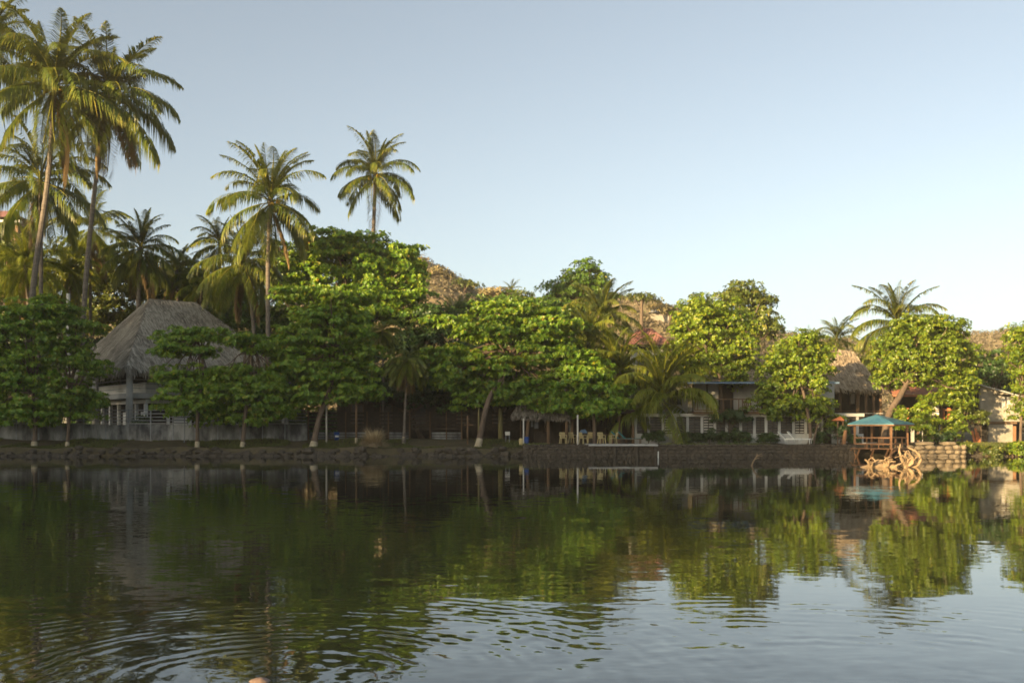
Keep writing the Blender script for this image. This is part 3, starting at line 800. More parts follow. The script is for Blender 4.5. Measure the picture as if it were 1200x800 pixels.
def chairs():
    spots = [(683.5, 78.6, 2.2, 'yellow plastic armchair beside the pale pole, nearest to the pole'),
             (705, 78.6, 0.3, 'yellow plastic armchair facing the water, middle of the three on the dock edge'),
             (718.5, 78.8, -1.4, 'yellow plastic armchair turned sideways next to the teal lounger'),
             (660, 80.2, 0.2, 'yellow plastic armchair alone in the shade left of the pale pole'),
             (692.5, 81.2, 3.0, 'yellow plastic armchair deeper in the shade between two front chairs'),
             (671, 81.6, 2.6, 'yellow plastic armchair far back beside the shelter corner post')]
    p = chair_proto('yellow_plastic')
    for i, (px, D, rz, lab) in enumerate(spots):
        o = p if i == 0 else copy_tree(p)
        o.location = (wx(px,D), D, max(TERR, gz(wx(px,D), D))); o.rotation_euler = (0,0,rz)
        tag(o, lab, 'chair', 'yellow plastic chairs on the dock')
    D = 79.6
    o = empty('dining_table', (wx(711,D), D, TERR), 'small dark dining table between the yellow chairs', 'table')
    MB().box(wx(711,D)-0.5, wx(711,D)+0.5, D-0.4, D+0.4, TERR+0.70, TERR+0.74).build('tabletop', M['wood'], o)
    for sx in (-1,1):
        for sy in (-1,1):
            MB().bar((wx(711,D)+sx*0.44, D+sy*0.34, TERR), (wx(711,D)+sx*0.44, D+sy*0.34, TERR+0.7), 0.06).build('leg', M['wood'], o)
    # cyan tarp bundle on a table behind the first chair
    D = 81.0
    o = empty('covered_cart', (wx(683.5,D), D, TERR), 'pale blue tarp draped over a cart behind the first chair', 'cart')
    MB().box(wx(680,D), wx(687.5,D), D, D+0.6, TERR+0.25, wz(507.5,D)).build('body', M['wood_dark'], o)
    mb = MB(); z = wz(507.2,D); c = at(683.7,503.5,D+0.3)
    q = [(wx(678.8,D),D-0.1,z),(wx(688.6,D),D-0.1,z),(wx(688.2,D),D+0.7,z),(wx(679,D),D+0.7,z)]
    t = [(wx(681.5,D),D+0.1,c.z),(wx(686,D),D+0.1,c.z+0.06),(wx(686,D),D+0.5,c.z+0.05),(wx(681.5,D),D+0.5,c.z)]
    mb.poly(t)
    for i in range(4): mb.poly([q[i], q[(i+1)%4], t[(i+1)%4], t[i]])
    mb.build('tarp', M['tin_blue'], o)
chairs()

def lounger(name, label, cat, group, loc, rz, frame, cloth):
    o = empty(name, loc, None, None, None, rz)
    tag(o, label, cat, group)
    Mx = world_matrix(o)
    def B(nm, mat, fn):
        mb = MB(); fn(mb); mb.v = [tuple(Mx @ Vector(p)) for p in mb.v]; return mb.build(nm, M[mat], o)
    B('bed', cloth, lambda m: m.box(-0.32,0.32,-0.75,0.55,0.36,0.42))
    B('backrest', cloth, lambda m: m.bar((0,0.55,0.38),(0,1.12,0.95),0.64,0.06))
    for sx in (-1,1):
        B('frame_rail', frame, lambda m: m.bar((sx*0.35,-0.8,0.36),(sx*0.35,0.6,0.36),0.06))
        for y in (-0.65, 0.5): B('leg', frame, lambda m: m.bar((sx*0.34,y,0),(sx*0.34,y,0.36),0.06))
    return o
lounger('sun_lounger', 'teal padded sun lounger at the left end, next to the yellow chairs', 'sun lounger', 'teal loungers on the dock', (wx(733,80), 80, TERR), R(75), 'wood', 'teal_cloth')
lounger('sun_lounger', 'teal padded sun lounger right of its twin, beside the white wall', 'sun lounger', 'teal loungers on the dock', (wx(741,80.4), 80.4, TERR), R(75), 'wood', 'teal_cloth')
for i, (px, lab) in enumerate(((929, 'white slatted sun lounger leaning back by the hotel wall, left of two'), (940, 'white slatted sun lounger by the hotel wall, right one near the leaning trunk'))):
    lounger('sun_lounger', lab, 'sun lounger', 'white loungers before the hotel', (wx(px,79.5), 79.5, TERR), R(62), 'white_plastic', 'white_plastic')

# ---- white hotel with louvred windows and balcony
def hotel():
    D = 83.0
    o = empty('white_hotel', (wx(870,D), D, gz(wx(870,D), D)), 'white two-storey lakeside hotel with louvred ground floor and timber balcony', 'building')
    part(o, 'base_wall', 'white_wall', (744, 965, 508, 524, D, 0.3), (975, 1012, 508, 524, D, 0.3))
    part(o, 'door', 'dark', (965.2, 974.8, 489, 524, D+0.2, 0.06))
    x = 745.0; i = 0
    pale = {2, 5, 12}
    while x < 1008:
        if 960 < x < 966: x = 976.0; continue
        part(o, 'pier', 'white_wall', (x-1.6, x+1.6, 488, 507.8, D+0.01, 0.28))
        nx = x + 15.3 + 1.6*math.sin(i*1.9)
        if nx > 962 and x < 962: nx = 963.5
        louvre_window(o, x+1.8, min(nx-1.8, 1011), 489, 507.6, D+0.06, i in pale)
        x = nx; i += 1
        if 960 < x < 966:
            part(o, 'pier', 'white_wall', (x-1.6, x+1.4, 488, 507.8, D+0.01, 0.28)); x = 976.0
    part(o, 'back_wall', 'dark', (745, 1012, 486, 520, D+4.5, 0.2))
    part(o, 'floor_slab', 'cream_wall', (744, 1013, 484.4, 487.8, D-0.1, 7.0))
    E = 86.0
    part(o, 'upper_wall', 'white_wall', (813, 828, 449, 484.2, E, 0.2), (829.5, 842.5, 449, 484.2, E, 0.2), (859, 893, 449, 484.2, E, 0.2), (905, 978, 446, 484.2, E, 0.2), (748, 806, 452, 484.2, E+0.6, 0.2))
    part(o, 'balcony_door', 'wood_dark', (843, 858.6, 449, 484.2, E+0.1, 0.1))
    part(o, 'balcony_door', 'wood_dark', (893.4, 904.6, 449, 484.2, E+0.1, 0.1))
    for x in (812.2, 828.7, 843, 858.8, 893, 905):
        part(o, 'timber_post', 'wood_dark', (x-0.7, x+0.7, 447, 484.2, E-0.14, 0.13))
    for x0, x1 in ((765,778),(786,798),(918,930),(945,958)):
        w = part(o, 'window', 'glass', (x0, x1, 458, 474, E-0.05+(0.6 if x0 < 800 else 0), 0.04))
        part(w, 'frame', 'wood_dark', (x0-1, x0, 457, 475, E-0.1+(0.6 if x0 < 800 else 0), 0.06), (x1, x1+1, 457, 475, E-0.1+(0.6 if x0 < 800 else 0), 0.06))
    B = 82.4
    part(o, 'balcony_floor', 'wood', (813, 908, 482, 485, B, 3.4))
    for y in (467.5, 480.5):
        mb = MB(); mb.bar((wx(814,B), B+0.1, wz(y,B)), (wx(907,B), B+0.1, wz(y,B)), 0.09); mb.build('hand_rail', M['wood'], o)
    for x in (814.5, 818, 828.5, 837.5, 848, 857, 866, 870.5, 875, 880, 888, 897, 906):
        mb = MB(); mb.bar((wx(x,B), B+0.1, wz(480.5,B)), (wx(x,B), B+0.1, wz(467.5,B)), 0.075); mb.build('baluster', M['wood'], o)
    mb = MB()
    for x in (870.5, 875):
        mb.bar((wx(x,B), B+0.1, wz(480,B)), (wx(x+4.5,B), B+0.1, wz(468,B)), 0.05); mb.bar((wx(x+4.5,B), B+0.1, wz(480,B)), (wx(x,B), B+0.1, wz(468,B)), 0.05)
    mb.build('cross_brace', M['wood'], o)
    # blue sheet roof, corrugated
    a = wx(806,82); b = wx(984,82); n = 120; mb = MB()
    z0, z1 = wz(447,82), wz(447,82)+0.25
    for i in range(n):
        x0, x1 = a+(b-a)*i/n, a+(b-a)*(i+1)/n; k = 0.03 if i % 2 else 0.0
        mb.poly([(x0,82,z0+k),(x1,82,z0+0.03-k),(x1,90,z1+0.03-k),(x0,90,z1+k)])
    mb.box(a, b, 82.02, 82.1, z0-0.16, z0-0.03)
    mb.build('roof', M['tin_blue'], o)
    # square tower with a hipped clay-tile roof
    T = 95.0
    o = empty('tile_roofed_tower', (wx(761,T), T, gz(wx(761,T), T)), 'cream tower under a red hipped tile roof between the palms', 'building')
    part(o, 'wall', 'white_wall', (741, 782, 408, 520, T, 3.2))
    part(o, 'window_band', 'wood_dark', (743, 780, 404.5, 410, T-0.05, 0.1))
    for x0 in (748, 766):
        w = part(o, 'window', 'glass', (x0, x0+10, 416, 430, T-0.05, 0.04))
        part(w, 'frame', 'wood_dark', (x0-0.8, x0, 415.5, 430.5, T-0.08, 0.06), (x0+10, x0+10.8, 415.5, 430.5, T-0.08, 0.06))
    e = [at(732,404,T-0.8), at(789.5,404,T-0.8)]; e += [Vector((e[1].x, T+4.0, e[1].z)), Vector((e[0].x, T+4.0, e[0].z))]
    rz = wz(385.5,T+1.6); r0, r1 = Vector((wx(752,T), T+1.6, rz)), Vector((wx(767,T), T+1.6, rz))
    mb = MB(); rows = 9
    def strip(p0, p1, q1, q0):
        for k in range(rows):
            f0, f1 = k/rows, (k+1)/rows
            a_, b_ = Vector(p0).lerp(q0,f0), Vector(p1).lerp(q1,f0); c_, d_ = Vector(p1).lerp(q1,f1), Vector(p0).lerp(q0,f1)
            n_ = max(3, int((b_-a_).length/0.28))
            for i in range(n_):
                t0, t1 = i/n_, (i+1)/n_; tm = (t0+t1)/2; upv = Vector((0,0,0.07)); lap = Vector((0,0,0.03))
                A0, Am, A1 = a_.lerp(b_,t0)+lap, a_.lerp(b_,tm)+upv+lap, a_.lerp(b_,t1)+lap
                B0, Bm, B1 = d_.lerp(c_,t0), d_.lerp(c_,tm)+upv, d_.lerp(c_,t1)
                mb.poly([A0,Am,Bm,B0]); mb.poly([Am,A1,B1,Bm])
    strip(e[0],e[1],r1,r0); strip(e[1],e[2],r1,r1.copy()); strip(e[2],e[3],r0,r1); strip(e[3],e[0],r0,r0.copy())
    mb.bar(r0, r1, 0.2, 0.16)
    tag(mb.build('roof_tiles', M['tile'], o), kind='stuff')
    mb = MB(); mb.box(e[0].x+0.1, e[1].x-0.1, T-0.7, T+3.9, e[0].z-0.16, e[0].z-0.04); mb.build('eave_board', M['wood_dark'], o)
hotel()

# ---- thatched house, tin-roofed porch and plaster house on the right
def right_houses():
    D = 89.0
    o = empty('thatched_house', (wx(1000,D), D, gz(wx(1000,D), D)), 'tan thatched house on dark posts behind the turquoise pavilion', 'building')
    a, b = at(962,454,D-1), at(1034,455,D-1); c, d = Vector((b.x,D+8,b.z)), Vector((a.x,D+8,a.z))
    rz = wz(409,D+3); r0, r1 = Vector((wx(984,D+3),D+3.2,rz)), Vector((wx(1001,D+3),D+3.4,rz-0.15))
    thatch_roof(o, [(a,b,r1,r0),(b,c,r1),(c,d,r0,r1),(d,a,r0)], M['thatch_tan'], dens=32, fringe=0.3, ln=0.8)
    part(o, 'upper_floor', 'wood_dark', (964, 1034, 488, 492, D-0.6, 8.0))
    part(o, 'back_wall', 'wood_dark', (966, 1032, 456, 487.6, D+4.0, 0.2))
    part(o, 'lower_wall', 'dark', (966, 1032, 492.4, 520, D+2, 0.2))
    for x in (968, 984, 1004.5, 1014, 1023, 1031):
        MB().tube([(wx(x,D),D-0.2,0.8),(wx(x,D),D-0.2,wz(455,D))], 0.12 if x != 1004.5 else 0.16, 8).build('post', M['wood'], o, smooth=True)
    for y in (481.5, 484.2):
        mb = MB(); mb.bar((wx(966,D), D-0.4, wz(y,D)), (wx(1033,D), D-0.4, wz(y,D)), 0.06); mb.build('rail', M['pole_grey' if y > 483 else 'wood'], o)
    w = part(o, 'window', 'curtain', (997, 1002, 461, 473, D+3.8, 0.05)); part(w, 'frame', 'wood', (996, 997, 460, 474, D+3.75, 0.06), (1002, 1003, 460, 474, D+3.75, 0.06))
    E = 90.0
    o = empty('tin_roofed_house', (wx(1085,E), E, gz(wx(1085,E), E)), 'house with rusty red sheet roof and white curtain behind the round tree', 'building')
    n = 60; mb = MB(); x0, x1 = wx(1046,E-1), wx(1124,E-1)
    for i in range(n):
        p, q = x0+(x1-x0)*i/n, x0+(x1-x0)*(i+1)/n; k = 0.04 if i % 2 else 0
        mb.poly([(p,E-1,wz(462,E-1)+k),(q,E-1,wz(462,E-1)+0.04-k),(q,E+5,wz(441,E+5)+0.04-k),(p,E+5,wz(441,E+5)+k)])
    mb.box(x0, x1, E-0.98, E-0.9, wz(465,E), wz(462.6,E)); mb.build('roof', M['tin_red'], o)
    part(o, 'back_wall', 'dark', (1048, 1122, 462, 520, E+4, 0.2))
    part(o, 'curtain', 'curtain', (1090, 1100.5, 464.5, 486, E+0.2, 0.06))
    part(o, 'floor', 'wood_dark', (1047, 1122, 491, 494, E-0.7, 5))
    part(o, 'hand_rail', 'wood_red', (1050, 1120, 479.5, 480.8, E-0.5, 0.08))
    for x in (1064.5, 1106, 1112.5):
        part(o, 'post', 'orange', (x-1.4, x+1.4, 478, 490.8, E-0.52, 0.2))
    for x in (1050, 1076, 1104, 1120):
        part(o, 'timber_post', 'wood', (x-0.8, x+0.8, 465.4, 520, E-0.75, 0.13))
    for x in (1070, 1080, 1103, 1113):
        part(o, 'white_pier', 'white_wall', (x-1.6, x+1.6, 498, 518, E-0.3, 0.2))
    G = 88.0
    o = empty('plaster_house', (wx(1170,G), G, gz(wx(1170,G), G)), 'mottled two-storey plaster house with shallow roof at the right', 'building')
    part(o, 'upper_wall', 'concrete_old', (1149, 1173, 462, 493.5, G, 0.3), (1185, 1196, 466, 493.5, G, 0.3), (1173, 1185, 478.4, 493.5, G, 0.3), (1173, 1185, 462, 464.4, G, 0.3))
    mb = MB(); k = [at(1149,461.6,G), at(1196,465.6,G), at(1196,464,G), at(1152,451,G)]
    mb.poly(k); mb.poly([p+Vector((0,0.3,0)) for p in reversed(k)]); mb.build('gable', M['concrete_old'], o)
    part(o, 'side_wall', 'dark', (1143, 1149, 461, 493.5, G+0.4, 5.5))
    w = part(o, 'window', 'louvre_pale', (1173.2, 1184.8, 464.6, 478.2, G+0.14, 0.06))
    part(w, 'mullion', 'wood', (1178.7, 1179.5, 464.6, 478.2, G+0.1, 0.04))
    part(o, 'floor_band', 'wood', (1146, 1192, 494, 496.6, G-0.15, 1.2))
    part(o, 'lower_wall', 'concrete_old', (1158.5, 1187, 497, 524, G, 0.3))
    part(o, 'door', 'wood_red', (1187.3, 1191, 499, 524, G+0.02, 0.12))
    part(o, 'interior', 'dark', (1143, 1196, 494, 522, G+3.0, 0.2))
    mb = MB(); a0, b0 = at(1146,449,G-0.5), at(1199,464,G-0.5)
    q = [a0, b0, b0+Vector((0,7,0.2)), a0+Vector((0,7,0.2))]
    mb.poly(q); mb.poly([p-Vector((0,0,0.12)) for p in reversed(q)])
    for i in range(4): p, r_ = q[i], q[(i+1)%4]; mb.poly([p, p-Vector((0,0,0.12)), r_-Vector((0,0,0.12)), r_])
    mb.build('roof', M['slab'], o)
    # rust-orange boards stacked in the open bay
    o = empty('board_stack', (wx(1145,86), 86, gz(wx(1145,86), 86)), 'rust orange boards leaning in the dark bay beside the plaster house', 'boards')
    for i, (x, h, t) in enumerate(((1142.5,17,-0.8),(1145,20,0.6),(1147.5,15,0.2))):
        MB().bar((wx(x,86), 86-0.15*i, gz(wx(x,86),86)), (wx(x+t,86), 86.4, wz(522-h,86)), 0.2, 0.05, up=(0,1,0)).build('board', M['orange'], o)
right_houses()

def hill_houses():
    D = 215.0; b = gz(wx(0,D), D)
    o = empty('hillside_house', (wx(0,D), D, b), 'hillside house with pale balcony band glimpsed behind the leftmost palms', 'building')
    part(o, 'wall', 'wood', (-45, 21, 254, 340, D, 8.0))
    part(o, 'balcony', 'white_wall', (-46, 22.5, 257.5, 260.5, D-1.5, 1.4))
    for x in (-30, -15, 0, 8, 15): part(o, 'baluster', 'wood_dark', (x-0.4, x+0.4, 254.5, 257.4, D-1.4, 0.15))
    for x in (-22, -4, 9): part(o, 'window', 'glass', (x, x+6, 263, 271, D-0.06, 0.05))
    mb = MB(); e = [at(-49,254,D-2), at(25,254,D-2)]; e += [e[1]+Vector((0,12,0)), e[0]+Vector((0,12,0))]
    r0, r1 = at(-30,247,D+4), at(8,247,D+4)
    mb.poly([e[0],e[1],r1,r0]); mb.poly([e[1],e[2],r1]); mb.poly([e[2],e[3],r0,r1]); mb.poly([e[3],e[0],r0]); mb.build('roof', M['tile'], o)
    D = 196.0; b = gz(wx(773,D), D)
    o = empty('hillside_house', (wx(773,D), D, b), 'small low grey-roofed house on the dry hill above the red tower', 'building')
    mb = MB(); mb.box(wx(763,D), wx(784,D), D, D+5, b-1, wz(366,D)); mb.build('wall', M['concrete_old'], o)
    mb = MB(); e = [at(760.5,366,D-0.8), at(786.5,366,D-0.8)]; e += [e[1]+Vector((0,6.6,0)), e[0]+Vector((0,6.6,0))]
    r0, r1 = at(764,362.6,D+2.5), at(783,362.6,D+2.5)
    mb.poly([e[0],e[1],r1,r0]); mb.poly([e[1],e[2],r1]); mb.poly([e[2],e[3],r0,r1]); mb.poly([e[3],e[0],r0]); mb.build('roof', M['slab'], o)
hill_houses()

# ---- turquoise pavilion on stilts
def pavilion():
    c = Vector((wx(1032.5,76.2), 76.2, 0)); dz = 0.62
    o = empty('lake_pavilion', (c.x, c.y, 0), 'small timber pavilion with turquoise hipped roof standing over the water', 'pavilion')
    ang = R(45); s = 1.42
    def Q(a, b, z): return Vector((c.x + (a*math.cos(ang)-b*math.sin(ang)), c.y + (a*math.sin(ang)+b*math.cos(ang)), z))
    ez, top = wz(496.2,76), wz(486.2,76)+0.06
    e = 1.80
    cor = [Q(-e,-e,ez),Q(e,-e,ez),Q(e,e,ez),Q(-e,e,ez)]; ap = Vector((c.x-0.35,c.y,top))
    for i in range(4):
        mb = MB(); a, b = cor[i], cor[(i+1)%4]; n = 12
        for k in range(n):
            p, q = a.lerp(b,k/n), a.lerp(b,(k+1)/n); z = Vector((0,0,0.02 if k % 2 else 0))
            mb.poly([p+z, q+z, ap.lerp(q,0.03)+z, ap.lerp(p,0.03)+z])
        d = Vector((0,0,0.07)); mb.poly([a-d, b-d, b-Vector((0,0,0.005)), a-Vector((0,0,0.005))])
        mb.build('roof_panel', M['teal_roof'], o)
    for i in range(4):
        mb = MB(); mb.bar(cor[i]-Vector((0,0,0.12)), cor[(i+1)%4]-Vector((0,0,0.12)), 0.07, 0.1); mb.build('eave_beam', M['wood_red'], o)
    for a, b in ((-s,-s),(s,-s),(s,s),(-s,s)):
        mb = MB(); mb.bar(Q(a,b,-1.2), Q(a,b,ez-0.05), 0.14); mb.build('post', M['wood_red'], o)
    n = 22
    for i in range(n):
        a = -1.75 + 3.5*(i+0.5)/n
        mb = MB(); mb.bar(Q(a,-1.75,dz), Q(a,1.75,dz), 0.145, 0.05); mb.build('deck_plank', M['wood_red'], o)
    for b in (-1.6, 0, 1.6):
        mb = MB(); mb.bar(Q(-1.7,b,dz-0.1), Q(1.7,b,dz-0.1), 0.09, 0.14); mb.build('joist', M['wood_red'], o)
    for (p, q) in (((-s,-s),(s,-s)), ((-s,-s),(-s,s)), ((s,-s),(s,s))):
        for h in (0.35, 0.82):
            mb = MB(); mb.bar(Q(*p,dz+h), Q(*q,dz+h), 0.07, 0.09); mb.build('hand_rail', M['wood_red'], o)
        for t in (0.33, 0.66):
            mb = MB(); mb.bar(Q(p[0]+(q[0]-p[0])*t, p[1]+(q[1]-p[1])*t, dz), Q(p[0]+(q[0]-p[0])*t, p[1]+(q[1]-p[1])*t, dz+0.82), 0.06); mb.build('baluster', M['wood_red'], o)
    for t in (0.1, 0.45, 0.8):
        a = -1.65 + 3.2*t
        mb = MB(); mb.bar(Q(-1.7,1.6-a-1.6,dz-0.08) if False else Q(a,-1.7,dz-0.08), Q(a-0.75,-0.95,-0.5), 0.1); mb.build('brace', M['wood_red'], o)
        mb = MB(); mb.bar(Q(-1.7,a,dz-0.08), Q(-0.95,a+0.75,-0.5), 0.1); mb.build('brace', M['wood_red'], o)
    mb = MB(); mb.bar(Q(-0.9,0.9,dz+0.42), Q(0.9,0.9,dz+0.42), 0.35, 0.05); mb.build('bench', M['pole_grey'], o)
    for t in (-0.75, 0.75):
        mb = MB(); mb.bar(Q(t,0.9,dz), Q(t,0.9,dz+0.4), 0.08); mb.build('bench_leg', M['wood'], o)
    o2 = empty('mooring_post', (wx(989.5,78.5), 78.5, 0.7), 'short orange-brown timber post left of the pavilion', 'post')
    MB().tube([(wx(988.5,78.5),78.5,0.6),(wx(991,78.5),78.5,wz(504,78.5))], [0.2,0.13], 8).build('stump', M['wood_red'], o2, smooth=True)
    D = 80.5; o3 = empty('small_tiled_roof', (wx(985,D), D, 0.9), 'small clay tiled shelter roof peeping over leaves left of the turquoise roof', 'shelter')
    for x in (982, 988):
        part(o3, 'post', 'wood', (x-0.6, x+0.6, 493, 521, D, 0.09)); part(o3, 'post', 'wood', (x-0.6, x+0.6, 493, 521, D+0.8, 0.09))
    mb = MB(); e = [at(979.5,493,D-0.2), at(990.5,493,D-0.2)]; e += [e[1]+Vector((0,1.3,0)), e[0]+Vector((0,1.3,0))]
    t = at(985,487.5,D+0.45)
    for i in range(4):
        for k in range(5):
            a, b = e[i].lerp(e[(i+1)%4], k/5), e[i].lerp(e[(i+1)%4], (k+1)/5); m = (a+b)/2 + Vector((0,0,0.05))
            mb.poly([a, m, t]); mb.poly([m, b, t])
    mb.build('roof', M['orange'], o3)
pavilion()

# ------------------------------------------------------------------ waterside: walls, dock, stones, driftwood
def stone_mb(c, sx, sy, sz, j=0.18):
    mb = MB(); mb.ball(c, 1.0, 7, 5, (sx,sy,sz), j); return mb
def waterside():
    Y = 76.05
    o = empty('stone_quay', (wx(800,Y), Y, 0), 'dark rubble stone quay wall along the water before the hotel', 'wall')
    mb = MB(); mb.box(wx(613,Y), wx(1002,Y), Y+0.12, Y+2.8, -1.2, TERR-0.06); mb.build('core', M['mortar'], o)
    mb = MB()
    x = wx(613,Y)
    rows = [(-0.1,0.2),(0.2,0.48),(0.48,0.72),(0.72,TERR)]
    for r0, r1 in rows:
        x = wx(613,Y) + random.uniform(0,0.3)
        while x < wx(1002,Y):
            w = random.uniform(0.28,0.6)
            mb.ball((x+w/2, Y+0.14, (r0+r1)/2+random.uniform(-.02,.02)), 1.0, 6, 4, (w*0.56, 0.14, (r1-r0)*0.58), 0.12); x += w
    tag(mb.build('wall_stones', M['stone'], o), kind='stuff')
    o = empty('dock_slab', (wx(732,Y), Y, TERR), 'pale concrete dock slab edge under the chairs and teal loungers', 'dock')
    MB().box(wx(690,Y-0.2), wx(771,Y-0.2), Y-0.2, 80.5, TERR-0.12, TERR).build('slab', M['slab'], o)
    for x in (694, 720, 746, 768): MB().box(wx(x,Y)-0.1, wx(x,Y)+0.1, Y-0.12, Y+0.02, -1.0, TERR-0.125).build('pile', M['mortar'], o)
    o = empty('marker_stake', (wx(771.5,72.5), 72.5, -0.5), 'thin white stake standing in the water off the dock end', 'stake')
    MB().tube([(wx(771.5,72.5),72.5,-0.8),(wx(771.4,72.5),72.5,wz(528.5,72.5))], 0.045, 8).build('shaft', M['white_plastic'], o)
    # pale squared blocks right of the pavilion, one by one
    D = 76.0
    o = empty('block_wall', (wx(1096,D), D, 0), 'sunlit pale stone block wall between the driftwood and the reeds', 'wall')
    mb = MB(); mb.box(wx(1060,D), wx(1133,D), D+0.15, D+2.2, -1.2, 0.78); mb.build('core', M['mortar'], o)
    for row, (z0, z1) in enumerate(((-0.12,0.18),(0.19,0.5),(0.51,0.84))):
        x = wx(1059,D) - 0.3*row
        while x < wx(1133,D):
            w = min(random.uniform(0.4,0.95), wx(1134,D)-x); j = lambda: random.uniform(-.06,.06)
            if w < 0.15: break
            b = MB(); b.ball((x+w/2, D+0.22+j(), (z0+z1)/2+j()*0.6), 1.0, 8, 6, (w*0.55, 0.26, (z1-z0)*0.56), 0.10)
            b.build('stone', M['stone_pale'], o); x += w
    # loose slabs lying on that wall
    for px, w, lab in ((1083,2.0,'flat pale rock slab lying on the block wall, left one'), (1112,1.5,'flat pale rock slab on the block wall, right one under the bushes')):
        t = tag(stone_mb((wx(px,77.4), 77.4, 0.95), w*0.5, 0.5, 0.18).build('rock_slab', M['stone_pale']), lab, 'rock', 'rock slabs on the block wall')
    # earth bank stones, left half and right end
    mb = MB()
    for a, b, n in ((-60, 612, 620), (1134, 1290, 150)):
        for i in range(n):
            px = random.uniform(a,b); x = wx(px,76.6); y = float(bank_line(np.array(x))) + random.uniform(-0.15,0.45)
            z = gz(x,y); s = random.uniform(0.10,0.30)*(1.0 if random.random() < 0.8 else 1.5)
            mb.ball((x, y-0.05, max(-0.1, z*random.uniform(0.2,1.0))), 1.0, 6, 4, (s*1.3, s, s*0.75), 0.2)
    tag(mb.build('bank_stones', M['stone']), 'dark stones lining the foot of the earth bank', 'stones', kind='stuff')
    # stone near the camera
    mb = MB(); mb.ball((wx(304,8.66), 8.66, -0.07), 1.0, 22, 14, (0.135,0.12,0.098), 0.035)
    tag(mb.build('stone', M['rock'], smooth=True), 'pinkish stone just breaking the water at the bottom edge of the picture', 'stone')
waterside()

def driftwood():
    D = 55.5
    o = empty('driftwood', (wx(1045,D), D, 0), 'bleached tangle of driftwood roots lying in the water before the pavilion', 'driftwood')
    def W(px, py, dy=0.0): return at(px, py, D+dy)
    def log(name, pts, r, n=9):
        ps = [W(*p) for p in pts]
        res = []
        for i in range(len(ps)-1):
            for t in range(5):
                f = t/5; p0 = ps[max(i-1,0)]; p1 = ps[i]; p2 = ps[i+1]; p3 = ps[min(i+2,len(ps)-1)]
                res.append(0.5*((2*p1)+(p2-p0)*f+(2*p0-5*p1+4*p2-p3)*f*f+(3*p1-p0-3*p2+p3)*f**3) + Vector((random.uniform(-1,1),random.uniform(-1,1),random.uniform(-1,1)))*0.012)
        res.append(ps[-1]); m = len(res)
        rad = [r[0]+(r[1]-r[0])*i/(m-1) for i in range(m)]; rad = [q*random.uniform(0.85,1.15) for q in rad]
        MB().tube(res, rad, n).build(name, M['drift'], o, smooth=True)
    log('trunk', [(1008,548.6,0),(1020,546,0.1),(1036,546.5,0.2),(1052,549,0.1)], (0.07,0.24))
    log('trunk', [(1040,547.5,0.4),(1058,548.5,0.4),(1080,551,0.4)], (0.2,0.07))
    log('trunk', [(1022,549,0.3),(1028,543,0.3),(1034,541,0.4),(1040,544,0.4)], (0.16,0.12))
    log('root', [(1062,548,0.2),(1074,546,0.2),(1079,538,0.1),(1075,530,0),(1068,526,0),(1064,524.5,0.1)], (0.12,0.03))
    log('root', [(1070,549,0.4),(1064,541,0.3),(1061,533,0.3),(1063,528,0.3)], (0.10,0.04))
    log('root', [(1062,548,0),(1057,538,0.1),(1054,528,0.2),(1055.5,520,0.3)], (0.12,0.025))
    def tangle(px, py, n, rmin, rmax, lo, hi):
        for k in range(n):
            a = random.uniform(lo, hi); L = random.uniform(rmin, rmax); c = random.uniform(-0.9, 0.9); dy = random.uniform(-0.5, 0.6)
            pts = []
            for t in range(5):
                f = t/4; aa = a + c*f*f*1.6
                pts.append((px + L*f*math.cos(aa) + random.uniform(-0.6,0.6), py - L*f*math.sin(aa)*0.95 + random.uniform(-0.6,0.6), dy*f))
            log('root', pts, (random.uniform(0.055,0.10), random.uniform(0.012,0.025)), 7)
    tangle(1064, 546, 20, 9, 22, R(15), R(170))
    tangle(1040, 546, 14, 6, 15, R(10), R(175))
    tangle(1022, 547, 12, 5, 13, R(15), R(178))
    D2 = 57.5
    o = empty('dead_branch', (wx(882,D2), D2, 0), 'small forked dead branch sticking out of the water before the quay', 'branch')
    for pts, r in ((((880.5,547),(882.5,541),(886,535.5)), (0.05,0.03)), (((886,535.5),(889,533),(893,531.5)), (0.03,0.015)), (((886,535.5),(887.5,532.5),(887,530.5)), (0.028,0.012)), (((884,538.5),(888,536.5),(890.5,537)), (0.022,0.01)), (((887,534.6),(891,534.5),(894,533.5)), (0.02,0.01))):
        ps = [at(a,b,D2) for a,b in pts]
        MB().tube(ps, [r[0]+(r[1]-r[0])*i/2 for i in range(3)], 7).build('twig', M['drift'], o, smooth=True)
driftwood()

# ------------------------------------------------------------------ poles, bins, signs
def pole(name, label, cat, px, D, ytop, r, mat, white=False, lean=0.0, group=None, pb=None):
    x = wx(px,D); b = gz(x,D)
    o = empty(name, (x,D,b), label, cat, group)
    t = at(px+lean, ytop, D)
    MB().tube([(x,D,b-0.1),(x+(t.x-x)*0.5,D,(b+t.z)/2),tuple(t)], [r,r*0.93,r*0.8], 9).build('shaft', M[mat], o, smooth=True)
    if white: MB().tube([(x,D,b-0.02),(x,D,b+0.45)], r*1.25, 9).build('painted_base', M['white_base'], o, smooth=True)
    return o
pole('pole', 'pale concrete pole rising between the leftmost trees and the rancho', 'pole', 80, 90, 344, 0.2, 'pole_grey')
pole('pole', 'thin pale pole at the foot of the rancho behind the left almond', 'pole', 93, 88, 430, 0.12, 'pole_grey')
pole('pole', 'thin grey pole beside the leaning almond trunk and blue bin', 'pole', 382.5, 80.5, 475, 0.075, 'pole_grey')
pole('pole', 'slim brown pole with white painted foot left of the dry grass clump', 'pole', 417.5, 79.5, 470, 0.09, 'wood', True)
pole('pole', 'thin grey pipe standing in front of the garden wall', 'pole', 216, 81.2, 478, 0.05, 'metal_grey')
